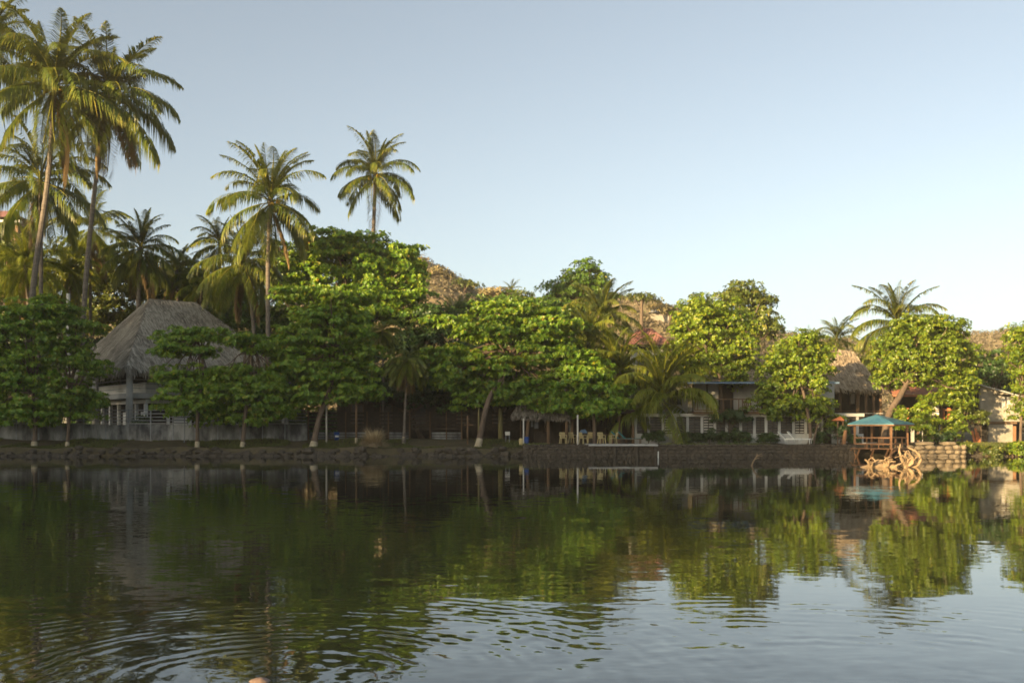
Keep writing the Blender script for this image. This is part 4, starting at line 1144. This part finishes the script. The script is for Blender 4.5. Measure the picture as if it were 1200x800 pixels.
pole('pole', 'pale pole standing at the dock beside the first yellow chair', 'pole', 677, 77.6, 486, 0.075, 'pole_grey')
pole('pole', 'thin pole beside the yellow bin at the end of the stone quay', 'pole', 613.5, 78.8, 490, 0.06, 'pole_grey')
pole('bamboo_stem', 'thick bamboo coloured post standing right of the central almond trunk', 'post', 586.5, 83.5, 478, 0.22, 'bamboo')
pole('pole', 'slim mossy pole touching the left side of the central almond trunk', 'pole', 561, 81, 470, 0.07, 'bamboo')
o = pole('cross_post', 'wooden post with a short crossbar left of the central almond', 'post', 548, 80, 487, 0.075, 'wood')
MB().bar(at(544,497.5,79.9), at(554.5,497.8,79.9), 0.09).build('crossbar', M['wood'], o)
o = empty('notice_board', (wx(594.5,81), 81, gz(wx(594.5,81),81)), 'small blank white notice board on two thin legs', 'sign')
part(o, 'panel', 'pole_grey', (592, 597.5, 505.5, 509.8, 81, 0.04))
for x in (592.7, 596.8): part(o, 'leg', 'metal_grey', (x-0.25, x+0.25, 509.8, 518.5, 81.01, 0.03))
def bin_(px, D, ytop, w, mat, label):
    x = wx(px,D); b = gz(x,D); o = empty('bin', (x,D,b), label, 'bin'); h = wz(ytop,D)-b
    MB().tube([(x,D,b),(x,D,b+h*0.9)], [w*0.8,w], 12).build('body', M[mat], o, smooth=True)
    MB().tube([(x,D,b+h*0.9),(x,D,b+h*0.95),(x,D,b+h)], [w*1.08,w*1.06,w*0.7], 12).build('lid', M[mat], o, smooth=True)
    return o
b1 = bin_(394.5, 81.5, 506, 0.24, 'blue_plastic', 'blue plastic bin before the slat fence near the leaning almond')
part(b1, 'label_plate', 'white_plastic', (392.6, 397, 510, 512, 81.22, 0.02))
bin_(617, 78.9, 511.5, 0.20, 'blue_plastic', 'small blue bin at the left end of the stone quay')
bin_(610.8, 78.9, 513.5, 0.18, 'yellow_plastic', 'small yellow bin standing left of the blue one')

# ------------------------------------------------------------------ wooded rise west of the lagoon (outside the picture; its shadow lies over the left bank)
def west_wood():
    cos, trs, rns, nv = [], [], [], 0; mbt = MB()
    for y in np.arange(-96, 0.5, 6.0):
        x = -129 + random.uniform(-1.5,1.5); g = gz(x, y); h = g + (9.6 if -80 < y < -62 else 8.0) + random.uniform(-1.0,1.0)
        p, nn, pc = clump_points((x,y,h), (6.0,5.2,10.5), 200, 1.9, 0.6, 12, 0.55, -0.95)
        a, b, r_ = rosettes(p, nn, 6, 0.75)
        cos.append(a); trs.append(b+nv); rns.append(r_); nv += len(a)
        mbt.tube([(x,y,g-0.5),(x+0.3,y,g+5),(x,y,g+11)], [0.5,0.4,0.2], 8)
    o = link('west_wood', mesh_np('west_wood', np.concatenate(cos), np.concatenate(trs), M['broad'], np.concatenate(rns)))
    tag(o, 'dense tall green wood on the rise west of the lagoon', 'wood', kind='stuff')
    tag(mbt.build('trunks', M['bark'], o), kind='stuff')
west_wood()
def east_wood():
    cos, trs, rns, nv = [], [], [], 0; mbt = MB()
    for px, D, h, r in ((1245,92,7,5),(1290,84,6,4.5),(1320,98,9,6),(1380,88,7,5.5),(1430,100,9,6.5),(1490,90,7,5.5),(1560,100,9,7)):
        x = wx(px,D); g = gz(x,D)
        p, nn, pc = clump_points((x,D,g+h), (r,r*0.8,h*0.7), 90, 1.0, 0.7, 14, 0.5, -0.9)
        a, b, r_ = rosettes(p, nn, 6, 0.26)
        cos.append(a); trs.append(b+nv); rns.append(r_); nv += len(a)
        mbt.tube([(x,D,g-0.3),(x+0.2,D,g+h*0.5),(x,D,g+h)], [0.3,0.22,0.1], 8)
    o = link('east_wood', mesh_np('east_wood', np.concatenate(cos), np.concatenate(trs), M['vine'], np.concatenate(rns)))
    tag(o, 'sunlit green wood continuing along the shore to the east', 'wood', kind='stuff')
    tag(mbt.build('trunks', M['bark'], o), kind='stuff')
east_wood()

# ------------------------------------------------------------------ trees
G1 = 'almond trees along the bank'
A = dict(mat=M['almond'], csize=0.70, flat=0.42, nros=20, leaf=0.215, k=8, shell=0.42, low=-0.8)
tree('almond_tree', 'dark green almond at the left edge with white painted foot', G1, [(18,385,46,36),(-15,430,40,60),(25,440,48,44),(28,482,46,22),(52,366,30,20),(-20,480,30,25)], (40,78.4), 79.5, trunk=[(40,523),(41,490),(36,440)], tr=(0.2,0.1), white=0.42, clumps=0.68, **A)
tree('almond_tree', 'dark green almond left of the rancho with slim trunk and pale foot', G1, [(72,368,26,16),(98,386,24,11),(72,405,36,26),(100,430,32,14),(84,466,44,30),(108,470,20,20),(76,485,30,18)], (78.5,78.2), 79.6, trunk=[(78,523),(81,490),(84,450)], tr=(0.13,0.08), white=0.45, clumps=0.68, **A)
tree('almond_tree', 'layered almond in front of the rancho thatch, flat upper tier', G1, [(205,396,26,13),(240,392,26,12),(215,412,42,8),(210,446,34,18),(238,452,32,20),(222,474,44,20),(238,492,14,12),(250,480,20,16)], (231,78.3), 79.3, trunk=[(231,523),(232,480),(238,430),(232,400)], tr=(0.16,0.08), white=0.45, clumps=0.8, **A)
tree('almond_tree', 'almond tree right of the rancho post with broad lower tier', G1, [(284,400,30,11),(312,408,26,12),(282,440,42,16),(318,446,34,20),(290,466,50,24),(322,480,30,16),(276,488,22,12),(302,492,16,10)], (284,78.2), 79.2, trunk=[(284,523),(288,480),(294,430),(294,402)], tr=(0.17,0.09), white=0.45, clumps=0.75, **A)
tree('almond_tree', 'large bright almond with leaning trunk right of the rancho', G1, [(388,388,60,28),(350,345,36,9),(402,352,42,10),(382,372,50,14),(420,420,32,34),(372,432,50,30),(334,426,30,28),(428,458,26,20),(388,462,44,18),(345,404,34,24),(346,470,28,16)], (367,78.2), 80.0, trunk=[(367,523),(374,490),(388,450),(392,410)], tr=(0.26,0.13), white=0.45, clumps=0.68, **A)
tree('almond_tree', 'central spreading almond with leaning trunk and white painted foot', G1, [(534,380,40,10),(600,364,48,10),(644,384,40,14),(590,390,60,18),(528,418,36,14),(566,430,58,22),(636,416,52,30),(562,464,40,20),(616,456,46,28),(662,428,26,32),(532,448,30,16),(640,474,30,18)], (560,78.6), 82.0, trunk=[(560,524),(572,470),(590,440),(604,410)], tr=(0.23,0.13), white=0.7, clumps=0.72, **A)
tree('almond_tree', 'deep green almond hanging over the yellow chairs', G1, [(684,436,38,32),(702,464,36,26),(660,468,34,24),(728,474,18,14),(690,482,36,14)], (697,80.4), 81.0, trunk=[(697,520),(696,490),(690,455)], tr=(0.16,0.09), clumps=0.75, **A)
G2 = 'vine-leaved trees before the hotel'
V_ = dict(mat=M['vine'], csize=0.58, flat=0.8, nros=17, leaf=0.175, k=6, shell=0.5, low=-0.95, width=0.7)
tree('leafy_tree', 'yellow-green leafy tree over the hotel balcony, taller of two', G2, [(832,380,44,34),(812,370,28,20),(860,388,30,30),(804,402,26,24),(872,424,20,30),(858,438,14,22),(836,422,32,22),(812,430,18,14)], (848,84.5), 84.0, trunk=[(848,520),(846,470),(840,410)], tr=(0.22,0.12), clumps=0.72, **V_)
tree('leafy_tree', 'yellow-green leafy tree left of the tan thatched house', G2, [(935,418,38,28),(918,440,30,30),(955,440,24,36),(902,474,26,20),(935,478,40,18),(962,480,20,18),(940,398,28,9),(978,494,14,8),(908,452,18,14)], (948,79.8), 82.0, trunk=[(948,522),(950,505),(944,470),(936,440)], tr=(0.16,0.1), clumps=0.72, more_trunks=(([(953,522),(957,502),(966,484)], (953,79.9), 0.1),), **V_)
tree('leafy_tree', 'big round-crowned tree behind the turquoise pavilion', G2, [(1084,412,58,38),(1056,408,34,26),(1112,404,32,26),(1122,440,26,34),(1042,444,20,18),(1092,384,42,13),(1078,438,44,20),(1114,464,24,18),(1066,378,26,9)], (1036,80.5), 84.0, trunk=[(1036,524),(1041,488),(1056,462),(1068,440)], tr=(0.32,0.2), clumps=0.72, **V_)
tree('leafy_tree', 'sunlit tree cut by the right edge of the picture', G2, [(1206,440,24,34),(1200,392,22,16),(1215,415,26,30),(1200,480,16,22),(1188,418,12,12)], (1196,79.5), 80.5, trunk=[(1196,524),(1197,490),(1204,440)], tr=(0.12,0.07), clumps=0.72, **V_)

G3 = 'background trees'
Bd = dict(csize=1.2, flat=0.6, nros=16, leaf=0.36, k=6)
tree('broad_tree', 'tall dark green tree rising behind the bright almond', G3, [(400,292,56,26),(440,318,48,40),(372,325,40,40),(472,302,26,16),(425,365,64,36),(478,350,26,40),(484,325,18,18)], (430,95), 95.0, M['almond'], tr=(0.45,0.25), clumps=1.25, csize=0.95, flat=0.4, nros=15, leaf=0.3, k=8)
tree('broad_tree', 'loose open-crowned olive green tree on the skyline left of the red tower', G3, [(684,330,22,22),(660,342,24,16),(702,345,18,24),(676,358,40,18),(645,358,18,10),(690,318,12,10),(668,330,16,14)], (680,116), 116.0, M['broad'], tr=(0.4,0.2), clumps=1.0, **Bd)
tree('broad_tree', 'dark crowned tree on the skyline behind the balcony tree', G3, [(868,347,28,15),(888,362,22,20),(855,358,22,14),(895,382,22,18)], (875,110), 110.0, M['olive'], tr=(0.4,0.2), clumps=1.1, **Bd)
tree('broad_tree', 'small pointed tree top left of the dark skyline tree', G3, [(818,352,10,10),(818,366,18,14)], (818,106), 106.0, M['olive'], tr=(0.25,0.1), clumps=1.1, **Bd)
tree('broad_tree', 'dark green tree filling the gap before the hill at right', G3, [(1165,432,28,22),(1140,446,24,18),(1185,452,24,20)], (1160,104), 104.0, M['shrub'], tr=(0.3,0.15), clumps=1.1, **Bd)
tree('broad_tree', 'green tree between the rancho ridge and the tall palm', G3, [(335,335,34,40),(345,370,34,34),(325,300,18,20),(280,372,40,40),(262,345,30,26),(320,400,40,34)], (340,104), 104.0, M['broad'], tr=(0.3,0.15), clumps=1.2, **Bd)
tree('broad_tree', 'dark tree mass behind the yellow palms at far left', G3, [(40,332,50,40),(95,318,36,40),(-20,330,50,50),(60,375,60,34),(0,290,30,20)], (50,108), 108.0, M['olive'], tr=(0.4,0.2), clumps=1.1, **Bd)
tree('broad_tree', 'dark tree mass behind the rancho roof ridge', G3, [(180,338,56,34),(235,340,40,30),(145,325,30,36),(130,372,50,34),(215,372,60,34)], (190,110), 110.0, M['olive'], tr=(0.4,0.2), clumps=1.1, **Bd)
tree('broad_tree', 'shaded tree between the tall dark tree and the central almond', G3, [(500,395,26,30),(512,372,22,16),(490,440,40,36),(470,405,22,34),(545,425,36,30)], (505,94), 94.0, M['shrub'], tr=(0.3,0.15), clumps=1.2, **Bd)  # dark leaf colour stands in for the shade of this gap
tree('broad_tree', 'green tree right of the red tile tower', G3, [(808,390,16,18),(803,425,18,24),(812,440,18,18)], (795,100), 100.0, M['olive'], tr=(0.3,0.15), clumps=1.1, **Bd)
tree('broad_tree', 'leafy tree hiding the ground behind the leaning palms', G3, [(712,425,34,30)], (712,99), 99.0, M['broad'], tr=(0.3,0.15), clumps=1.1, **Bd)
tree('broad_tree', 'low green tree behind the central almond crown', G3, [(565,366,36,16),(610,360,40,14),(540,388,34,24),(610,395,60,34),(655,375,34,22)], (575,100), 100.0, M['broad'], tr=(0.3,0.15), clumps=1.2, **Bd)
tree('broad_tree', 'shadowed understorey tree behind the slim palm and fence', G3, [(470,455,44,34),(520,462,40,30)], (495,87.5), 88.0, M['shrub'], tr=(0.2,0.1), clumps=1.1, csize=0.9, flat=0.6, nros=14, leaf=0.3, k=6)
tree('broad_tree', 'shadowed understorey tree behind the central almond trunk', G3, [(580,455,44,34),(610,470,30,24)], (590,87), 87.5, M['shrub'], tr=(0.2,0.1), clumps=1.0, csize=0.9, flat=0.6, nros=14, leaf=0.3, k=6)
tree('broad_tree', 'green tree between the tan thatch and the round tree', G3, [(1018,425,16,16),(1022,440,20,16)], (1022,100), 100.0, M['olive'], tr=(0.2,0.1), clumps=1.1, **Bd)

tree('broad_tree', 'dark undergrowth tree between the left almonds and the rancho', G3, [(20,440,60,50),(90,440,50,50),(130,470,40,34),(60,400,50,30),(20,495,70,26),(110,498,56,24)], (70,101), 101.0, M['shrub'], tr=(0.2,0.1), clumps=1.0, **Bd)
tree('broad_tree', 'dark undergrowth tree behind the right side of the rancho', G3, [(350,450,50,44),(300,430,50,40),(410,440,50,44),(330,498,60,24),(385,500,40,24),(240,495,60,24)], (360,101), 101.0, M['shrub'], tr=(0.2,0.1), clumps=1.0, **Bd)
G4 = 'dry trees on the hill'
H_ = dict(csize=2.2, flat=0.45, nros=22, leaf=0.55, k=5, clumps=1.0, depth=1.0)
for (cx, cy_, rx, rz, D, mat, lab) in ((512,322,16,7,212,'dryleaf','bare brown hill tree right of the tall dark tree'), (545,334,18,6,205,'olive','flat-topped olive hill tree below the bare brown one'), (580,347,16,6,190,'dryleaf','round tan hill tree left of the tiny far palm'), (612,350,12,5,190,'olive','round olive hill tree right of the tiny far palm'),
        (752,350,18,8,190,'olive','umbrella-shaped hill tree above the red tower'), (786,364,16,6,195,'dryleaf','pale dry hill tree right of the umbrella-shaped one'), (768,360,10,5,200,'dryleaf','small brown hill tree between the umbrella-shaped and pale ones')):
    tree('hill_tree', lab, G4, [(cx,cy_,rx,rz)], (cx,D), D, M[mat], tr=(0.35,0.2), **H_)

# scrub over the dry hill
def scrub():
    n = 9000
    y = rng.uniform(130, 245, n); px = rng.uniform(-60, 1290, n); x = (px-600)*y/FPX
    z = height(x, y)
    c = np.stack([x,y,z], 1)
    P_ = []; N_ = []
    for q in c:
        s = rng.uniform(0.6,1.7); m = 9
        e = unit(rng.normal(size=(m,3))); e[:,2] = np.abs(e[:,2])
        P_.append(q + e*np.array([s,s,s*0.8])*rng.uniform(0.4,1,(m,1))); N_.append(unit(e+np.array([0,0,0.4])))
    a, b, r_ = rosettes(np.concatenate(P_), np.concatenate(N_), 4, 0.5)
    tag(link('hill_scrub', mesh_np('hill_scrub', a, b, M['scrub'], r_)), 'dry brown scrub covering the hills behind the trees', 'scrub', kind='stuff')
scrub()

# ------------------------------------------------------------------ palms
GP = 'coconut palms'
palm('coconut_palm', 'tallest coconut palm at upper left with yellow coconuts', GP, (64,100), 83, 104, 26, mix=(2,7,7,6,5,5,1), nuts=14, mid=[(38,345),(56,210)], tr=0.30)
palm('coconut_palm', 'tall coconut palm right of the coconut-bearing one, curved trunk', GP, (129,112), 86, 94, 92, mix=(2,6,7,6,5,4,3), mid=[(99,350),(113,205)], tr=0.26, az0=1.0, nuts=4)
palm('coconut_palm', 'coconut palm cut by the upper left corner', GP, (-14,52), 85, 80, -40, mix=(2,6,6,5,4,3,0), tr=0.26, az0=0.4)
palm('coconut_palm', 'shaded palm crown below and behind the tallest palm', GP, (47,212), 91, 84, 42, mix=(1,4,5,6,5,7,1), tr=0.24, az0=2.0)
palm('coconut_palm', 'golden sunlit low palm at the left edge', GP, (30,312), 97, 62, 40, mix=(2,5,6,6,5,5,2), gold_lit=True, tr=0.22, az0=0.7)
palm('coconut_palm', 'golden palm crown behind the curved trunk', GP, (107,268), 103, 54, 112, mix=(2,5,6,5,4,4,2), gold_lit=True, tr=0.2, az0=0.2)
palm('coconut_palm', 'yellow-green palm low between the two left trunks', GP, (82,318), 101, 44, 84, mix=(2,4,5,5,4,4,2), gold_lit=True, tr=0.2, az0=1.2)
palm('coconut_palm', 'bushy palm with drooping skirt just above the rancho ridge', GP, (165,292), 98, 56, 163, mix=(3,7,6,5,6,8,2), tr=0.3, az0=1.6)
palm('coconut_palm', 'small palm right of the bushy palm above the ridge', GP, (207,318), 104, 42, 207, mix=(2,5,5,5,5,5,1), tr=0.2, az0=0.9)
palm('coconut_palm', 'small golden palm low behind the ridge right end', GP, (236,332), 101, 40, 240, mix=(2,4,5,5,4,4,1), gold_lit=True, tr=0.2, az0=2.2)
palm('coconut_palm', 'small palm crown left behind the drooping dark palm', GP, (258,286), 106, 42, 262, mix=(2,6,6,5,4,3,0), tr=0.2, az0=0.1)
palm('coconut_palm', 'dark drooping palm left of the tall straight palm', GP, (286,308), 94, 68, 298, mix=(2,4,5,7,7,8,2), tr=0.24, az0=1.1, mid=[(297,385)])
palm('coconut_palm', 'tall straight palm standing over the rancho right end', GP, (317,236), 88, 80, 313, mix=(4,8,5,5,5,6,1), tr=0.25, az0=0.5, mid=[(314,400),(314,300)], nuts=3)
palm('coconut_palm', 'lone palm against the sky above the tall dark tree', GP, (440,204), 100, 60, 434, mix=(2,6,5,6,5,3,1), tr=0.28, az0=0.3, mid=[(436,330),(438,260)], nuts=3)
palm('coconut_palm', 'tiny far palm on the hill left of the olive tree', GP, (599,341), 190, 17, 598, mix=(1,4,4,4,3,2,0), tr=0.3)
palm('coconut_palm', 'yellow-green small palm right of the tall dark tree', GP, (532,372), 108, 34, 532, mix=(2,5,5,4,3,2,0), gold_lit=True, tr=0.2)
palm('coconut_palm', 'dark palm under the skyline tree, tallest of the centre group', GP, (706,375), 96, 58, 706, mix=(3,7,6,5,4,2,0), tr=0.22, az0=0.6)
palm('coconut_palm', 'yellow-green palm left in the centre group', GP, (690,402), 86.5, 58, 692, mix=(2,6,6,5,5,5,1), gold_lit=True, tr=0.2, az0=1.7)
palm('coconut_palm', 'bushy green palm in the middle of the centre group', GP, (726,438), 84.5, 70, 728, mix=(2,7,8,5,4,3,0), gold_lit=True, tr=0.2, az0=0.2)
palm('coconut_palm', 'wide arching palm before the hotel with leaning trunk', GP, (776,468), 82, 84, 793, mix=(2,9,9,7,3,0,0), gold_lit=True, tr=0.26, az0=0.9, mid=[(789,500)])  # brighter frond colour makes this crown look sunlit
palm('coconut_palm', 'young yellow-green palm left of the arching hotel palm', GP, (768,456), 87, 42, 768, mix=(1,5,6,4,2,0,0), gold_lit=True, tr=0.2, az0=2.9)
palm('coconut_palm', 'palm peeping out right of the dark skyline tree', GP, (888,380), 113, 36, 888, mix=(1,5,5,5,4,2,0), tr=0.2, az0=0.3)
palm('coconut_palm', 'small palm with upright leaf left of the tan thatch', GP, (946,412), 98, 36, 946, mix=(4,4,4,4,3,2,0), gold_lit=True, tr=0.18, az0=1.9)
palm('coconut_palm', 'small palm directly above the tan thatch peak', GP, (981,398), 104, 36, 981, mix=(2,6,6,5,3,2,0), tr=0.18, az0=1.3)
palm('coconut_palm', 'large palm behind the left of the round-crowned tree', GP, (1052,380), 96, 66, 1050, mix=(2,7,7,6,5,4,1), tr=0.24, az0=0.8)
GQ = 'small drooping palms beside the slim white-footed trunk'
palm('small_palm', 'small drooping palm on a slim leaning trunk with white foot', GQ, (477,422), 80.5, 36, 473, mix=(0,0,4,8,10,14,8), tr=0.11, white=0.5)
palm('small_palm', 'small drooping palm with yellowish top above the slim-trunked one', GQ, (448,388), 86, 30, 449, mix=(0,0,6,9,9,8,0), gold_lit=True, tr=0.12)

# ------------------------------------------------------------------ shrubs, hedge, grass
GS = 'shrubs along the hotel wall'
def shrub(px, py, rx, rz, D, lab, mat='shrub', leaf=0.17, clumps=1.3, csize=0.32, group=GS, name='shrub'):
    return tree(name, lab, group, [(px,py,rx,rz)], (px,D), D, M[mat], tr=(0.05,0.03), csize=csize, flat=0.7, nros=12, leaf=leaf, k=6, clumps=clumps*0.45, low=-0.95, cat='shrub', depth=0.8)
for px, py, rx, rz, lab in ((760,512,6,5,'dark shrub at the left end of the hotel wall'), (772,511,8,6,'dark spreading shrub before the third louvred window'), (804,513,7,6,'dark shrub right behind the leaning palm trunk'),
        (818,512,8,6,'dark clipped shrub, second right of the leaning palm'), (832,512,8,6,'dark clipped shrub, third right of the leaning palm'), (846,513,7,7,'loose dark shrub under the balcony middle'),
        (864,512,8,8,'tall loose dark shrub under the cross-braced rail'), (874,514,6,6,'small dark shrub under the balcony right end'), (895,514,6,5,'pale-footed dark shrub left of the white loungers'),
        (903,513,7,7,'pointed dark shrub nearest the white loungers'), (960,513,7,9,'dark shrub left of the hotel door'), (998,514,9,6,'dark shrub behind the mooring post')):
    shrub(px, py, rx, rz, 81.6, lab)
shrub(855, 489, 28, 7, 82.0, 'trailing green creeper spilling under the balcony floor', 'shrub', 0.2, 1.2, 0.4)
GB = 'bushes on the sunlit right bank'
for px, py, rx, rz, D, lab, mat in ((1062,492,16,16,81.5,'bright bush right of the turquoise roof','vine'), (1086,500,18,20,82,'big leafy bush right of the pavilion post','vine'), (1080,478,14,12,84,'bush under the rusty roof eave','vine'),
        (1120,500,14,20,83,'tall yellow-green bush left of the board stack','vine'), (1128,474,16,16,84.5,'leafy bush hanging under the round crown','vine'), (1108,512,9,8,81,'low dark bush above the block wall','shrub'),
        (1134,524,14,8,77.5,'low green bush at the water left of the plaster house','olive'), (1150,487,10,10,85,'small leafy bush against the plaster house corner','olive'), (1165,529,14,5,76.0,'grassy low bush at the water under the plaster house','olive'), (1192,526,14,8,76.0,'green low bush at the water by the right edge','vine'), (985,505,8,10,80.5,'small bush left of the mooring post','shrub')):
    shrub(px, py, rx, rz, D, lab, mat, 0.2, 1.3, 0.42, GB, 'bush')
shrub(168, 498, 9, 8, 83.5, 'spiky dark shrub behind the garden wall under the rancho', 'shrub', 0.25, 1.2, 0.4, None)

def blades(cen, n, h, spread, mat, name, label, cat, droop=0.6, w=0.018, kind=None, parent=None):
    N = len(cen)*n; c = np.repeat(cen, n, 0)
    th = rng.uniform(0, 2*np.pi, N); el = rng.uniform(0.15, 1.0, N)**0.7*spread
    d = np.stack([np.cos(th)*np.sin(el), np.sin(th)*np.sin(el), np.cos(el)], 1)
    L = h*rng.uniform(0.55, 1.15, (N,1)); s = unit(np.cross(d, np.array([0,0,1.0]))+1e-4)*w
    p1 = c + d*L*0.55; p2 = c + d*L*0.95 - np.array([0,0,1])*L*droop*np.sin(el)[:,None]*0.5
    co = np.stack([c-s, c+s, p1+s*0.8, p1-s*0.8, p2], 1).reshape(-1,3); i = np.arange(N)*5
    tr = np.concatenate([np.stack([i,i+1,i+2],1), np.stack([i,i+2,i+3],1), np.stack([i+3,i+2,i+4],1)])
    return co, tr, np.repeat(rng.uniform(0,1,N), 5)
def grasses():
    D = 77.6; x = wx(437,D); z = gz(x,D)
    o = empty('grass_clump', (x,D,z), 'big dry tan clump of ornamental grass on the bank', 'grass')
    cen = np.array([x,D,z-0.05]) + np.concatenate([rng.normal(0, 0.15, (50,2)), np.zeros((50,1))], 1)
    co, tr, rn = blades(cen, 34, 2.0, 1.35, None, '', '', '', 0.55, 0.017)
    tag(link('blades', mesh_np('blades', co-np.array([x,D,z]), tr, M['dry_grass'], rn), o), kind='stuff')
    # short turf along the bank top
    n = 16000; px = rng.uniform(-40, 612, n); y = 77.3 + rng.random(n)**1.3*5.0; xx = (px-600)*y/FPX
    dens = np.sin(xx*0.55+1.3) + 0.8*np.sin(xx*0.23+y*0.7) + 0.5*np.sin(xx*1.9)
    keep = dens > -0.35; xx, y = xx[keep], y[keep]
    cen = np.stack([xx, y, height(xx,y)-0.01], 1)
    co, tr, rn = blades(cen, 7, 0.20, 1.0, None, '', '', '', 0.5, 0.012)
    n = 2600; px = rng.uniform(1120, 1260, n); y2 = 76.2 + rng.random(n)*6; x2 = (px-600)*y2/FPX
    cen = np.stack([x2, y2, height(x2,y2)-0.01], 1); cen = cen[cen[:,2] > 0.02]
    c2, t2, r2 = blades(cen, 7, 0.30, 1.0, None, '', '', '', 0.5, 0.014)
    n = 2200; px = rng.uniform(614, 1000, n); y3 = 76.25 + rng.random(n)**2*4.0; x3 = (px-600)*y3/FPX
    keep = (np.sin(x3*1.1)+np.sin(x3*0.37+2) > 0.2) & ~((px > 686) & (px < 774)); x3, y3 = x3[keep], y3[keep]
    c3, t3, r3 = blades(np.stack([x3, y3, np.full(len(x3), TERR-0.08)], 1), 6, 0.28, 1.2, None, '', '', '', 0.7, 0.014)
    c2 = np.concatenate([c2, c3]); t2 = np.concatenate([t2, t3+len(c2)-len(c3)]); r2 = np.concatenate([r2, r3])
    o = link('grass', mesh_np('grass', np.concatenate([co,c2]), np.concatenate([tr,t2+len(co)]), M['grass'], np.concatenate([rn,r2])))
    tag(o, 'short green and dry grass growing on the lagoon bank', 'grass', kind='stuff')
grasses()

# ------------------------------------------------------------------ evening haze
def haze():
    mb = MB(); mb.box(-420, 420, -75, 640, -2.6, 62)
    m = bpy.data.materials.new('haze_air'); m.use_nodes = True; nt = m.node_tree; nt.nodes.clear()
    v = nt.nodes.new('ShaderNodeVolumePrincipled'); v.inputs['Color'].default_value = (0.95, 0.95, 0.93, 1)
    v.inputs['Density'].default_value = 0.0002; v.inputs['Anisotropy'].default_value = 0.0
    out = nt.nodes.new('ShaderNodeOutputMaterial'); nt.links.new(v.outputs[0], out.inputs['Volume'])
    tag(mb.build('haze', m), 'thin evening haze over the lagoon and hills', 'haze', kind='stuff')
haze()
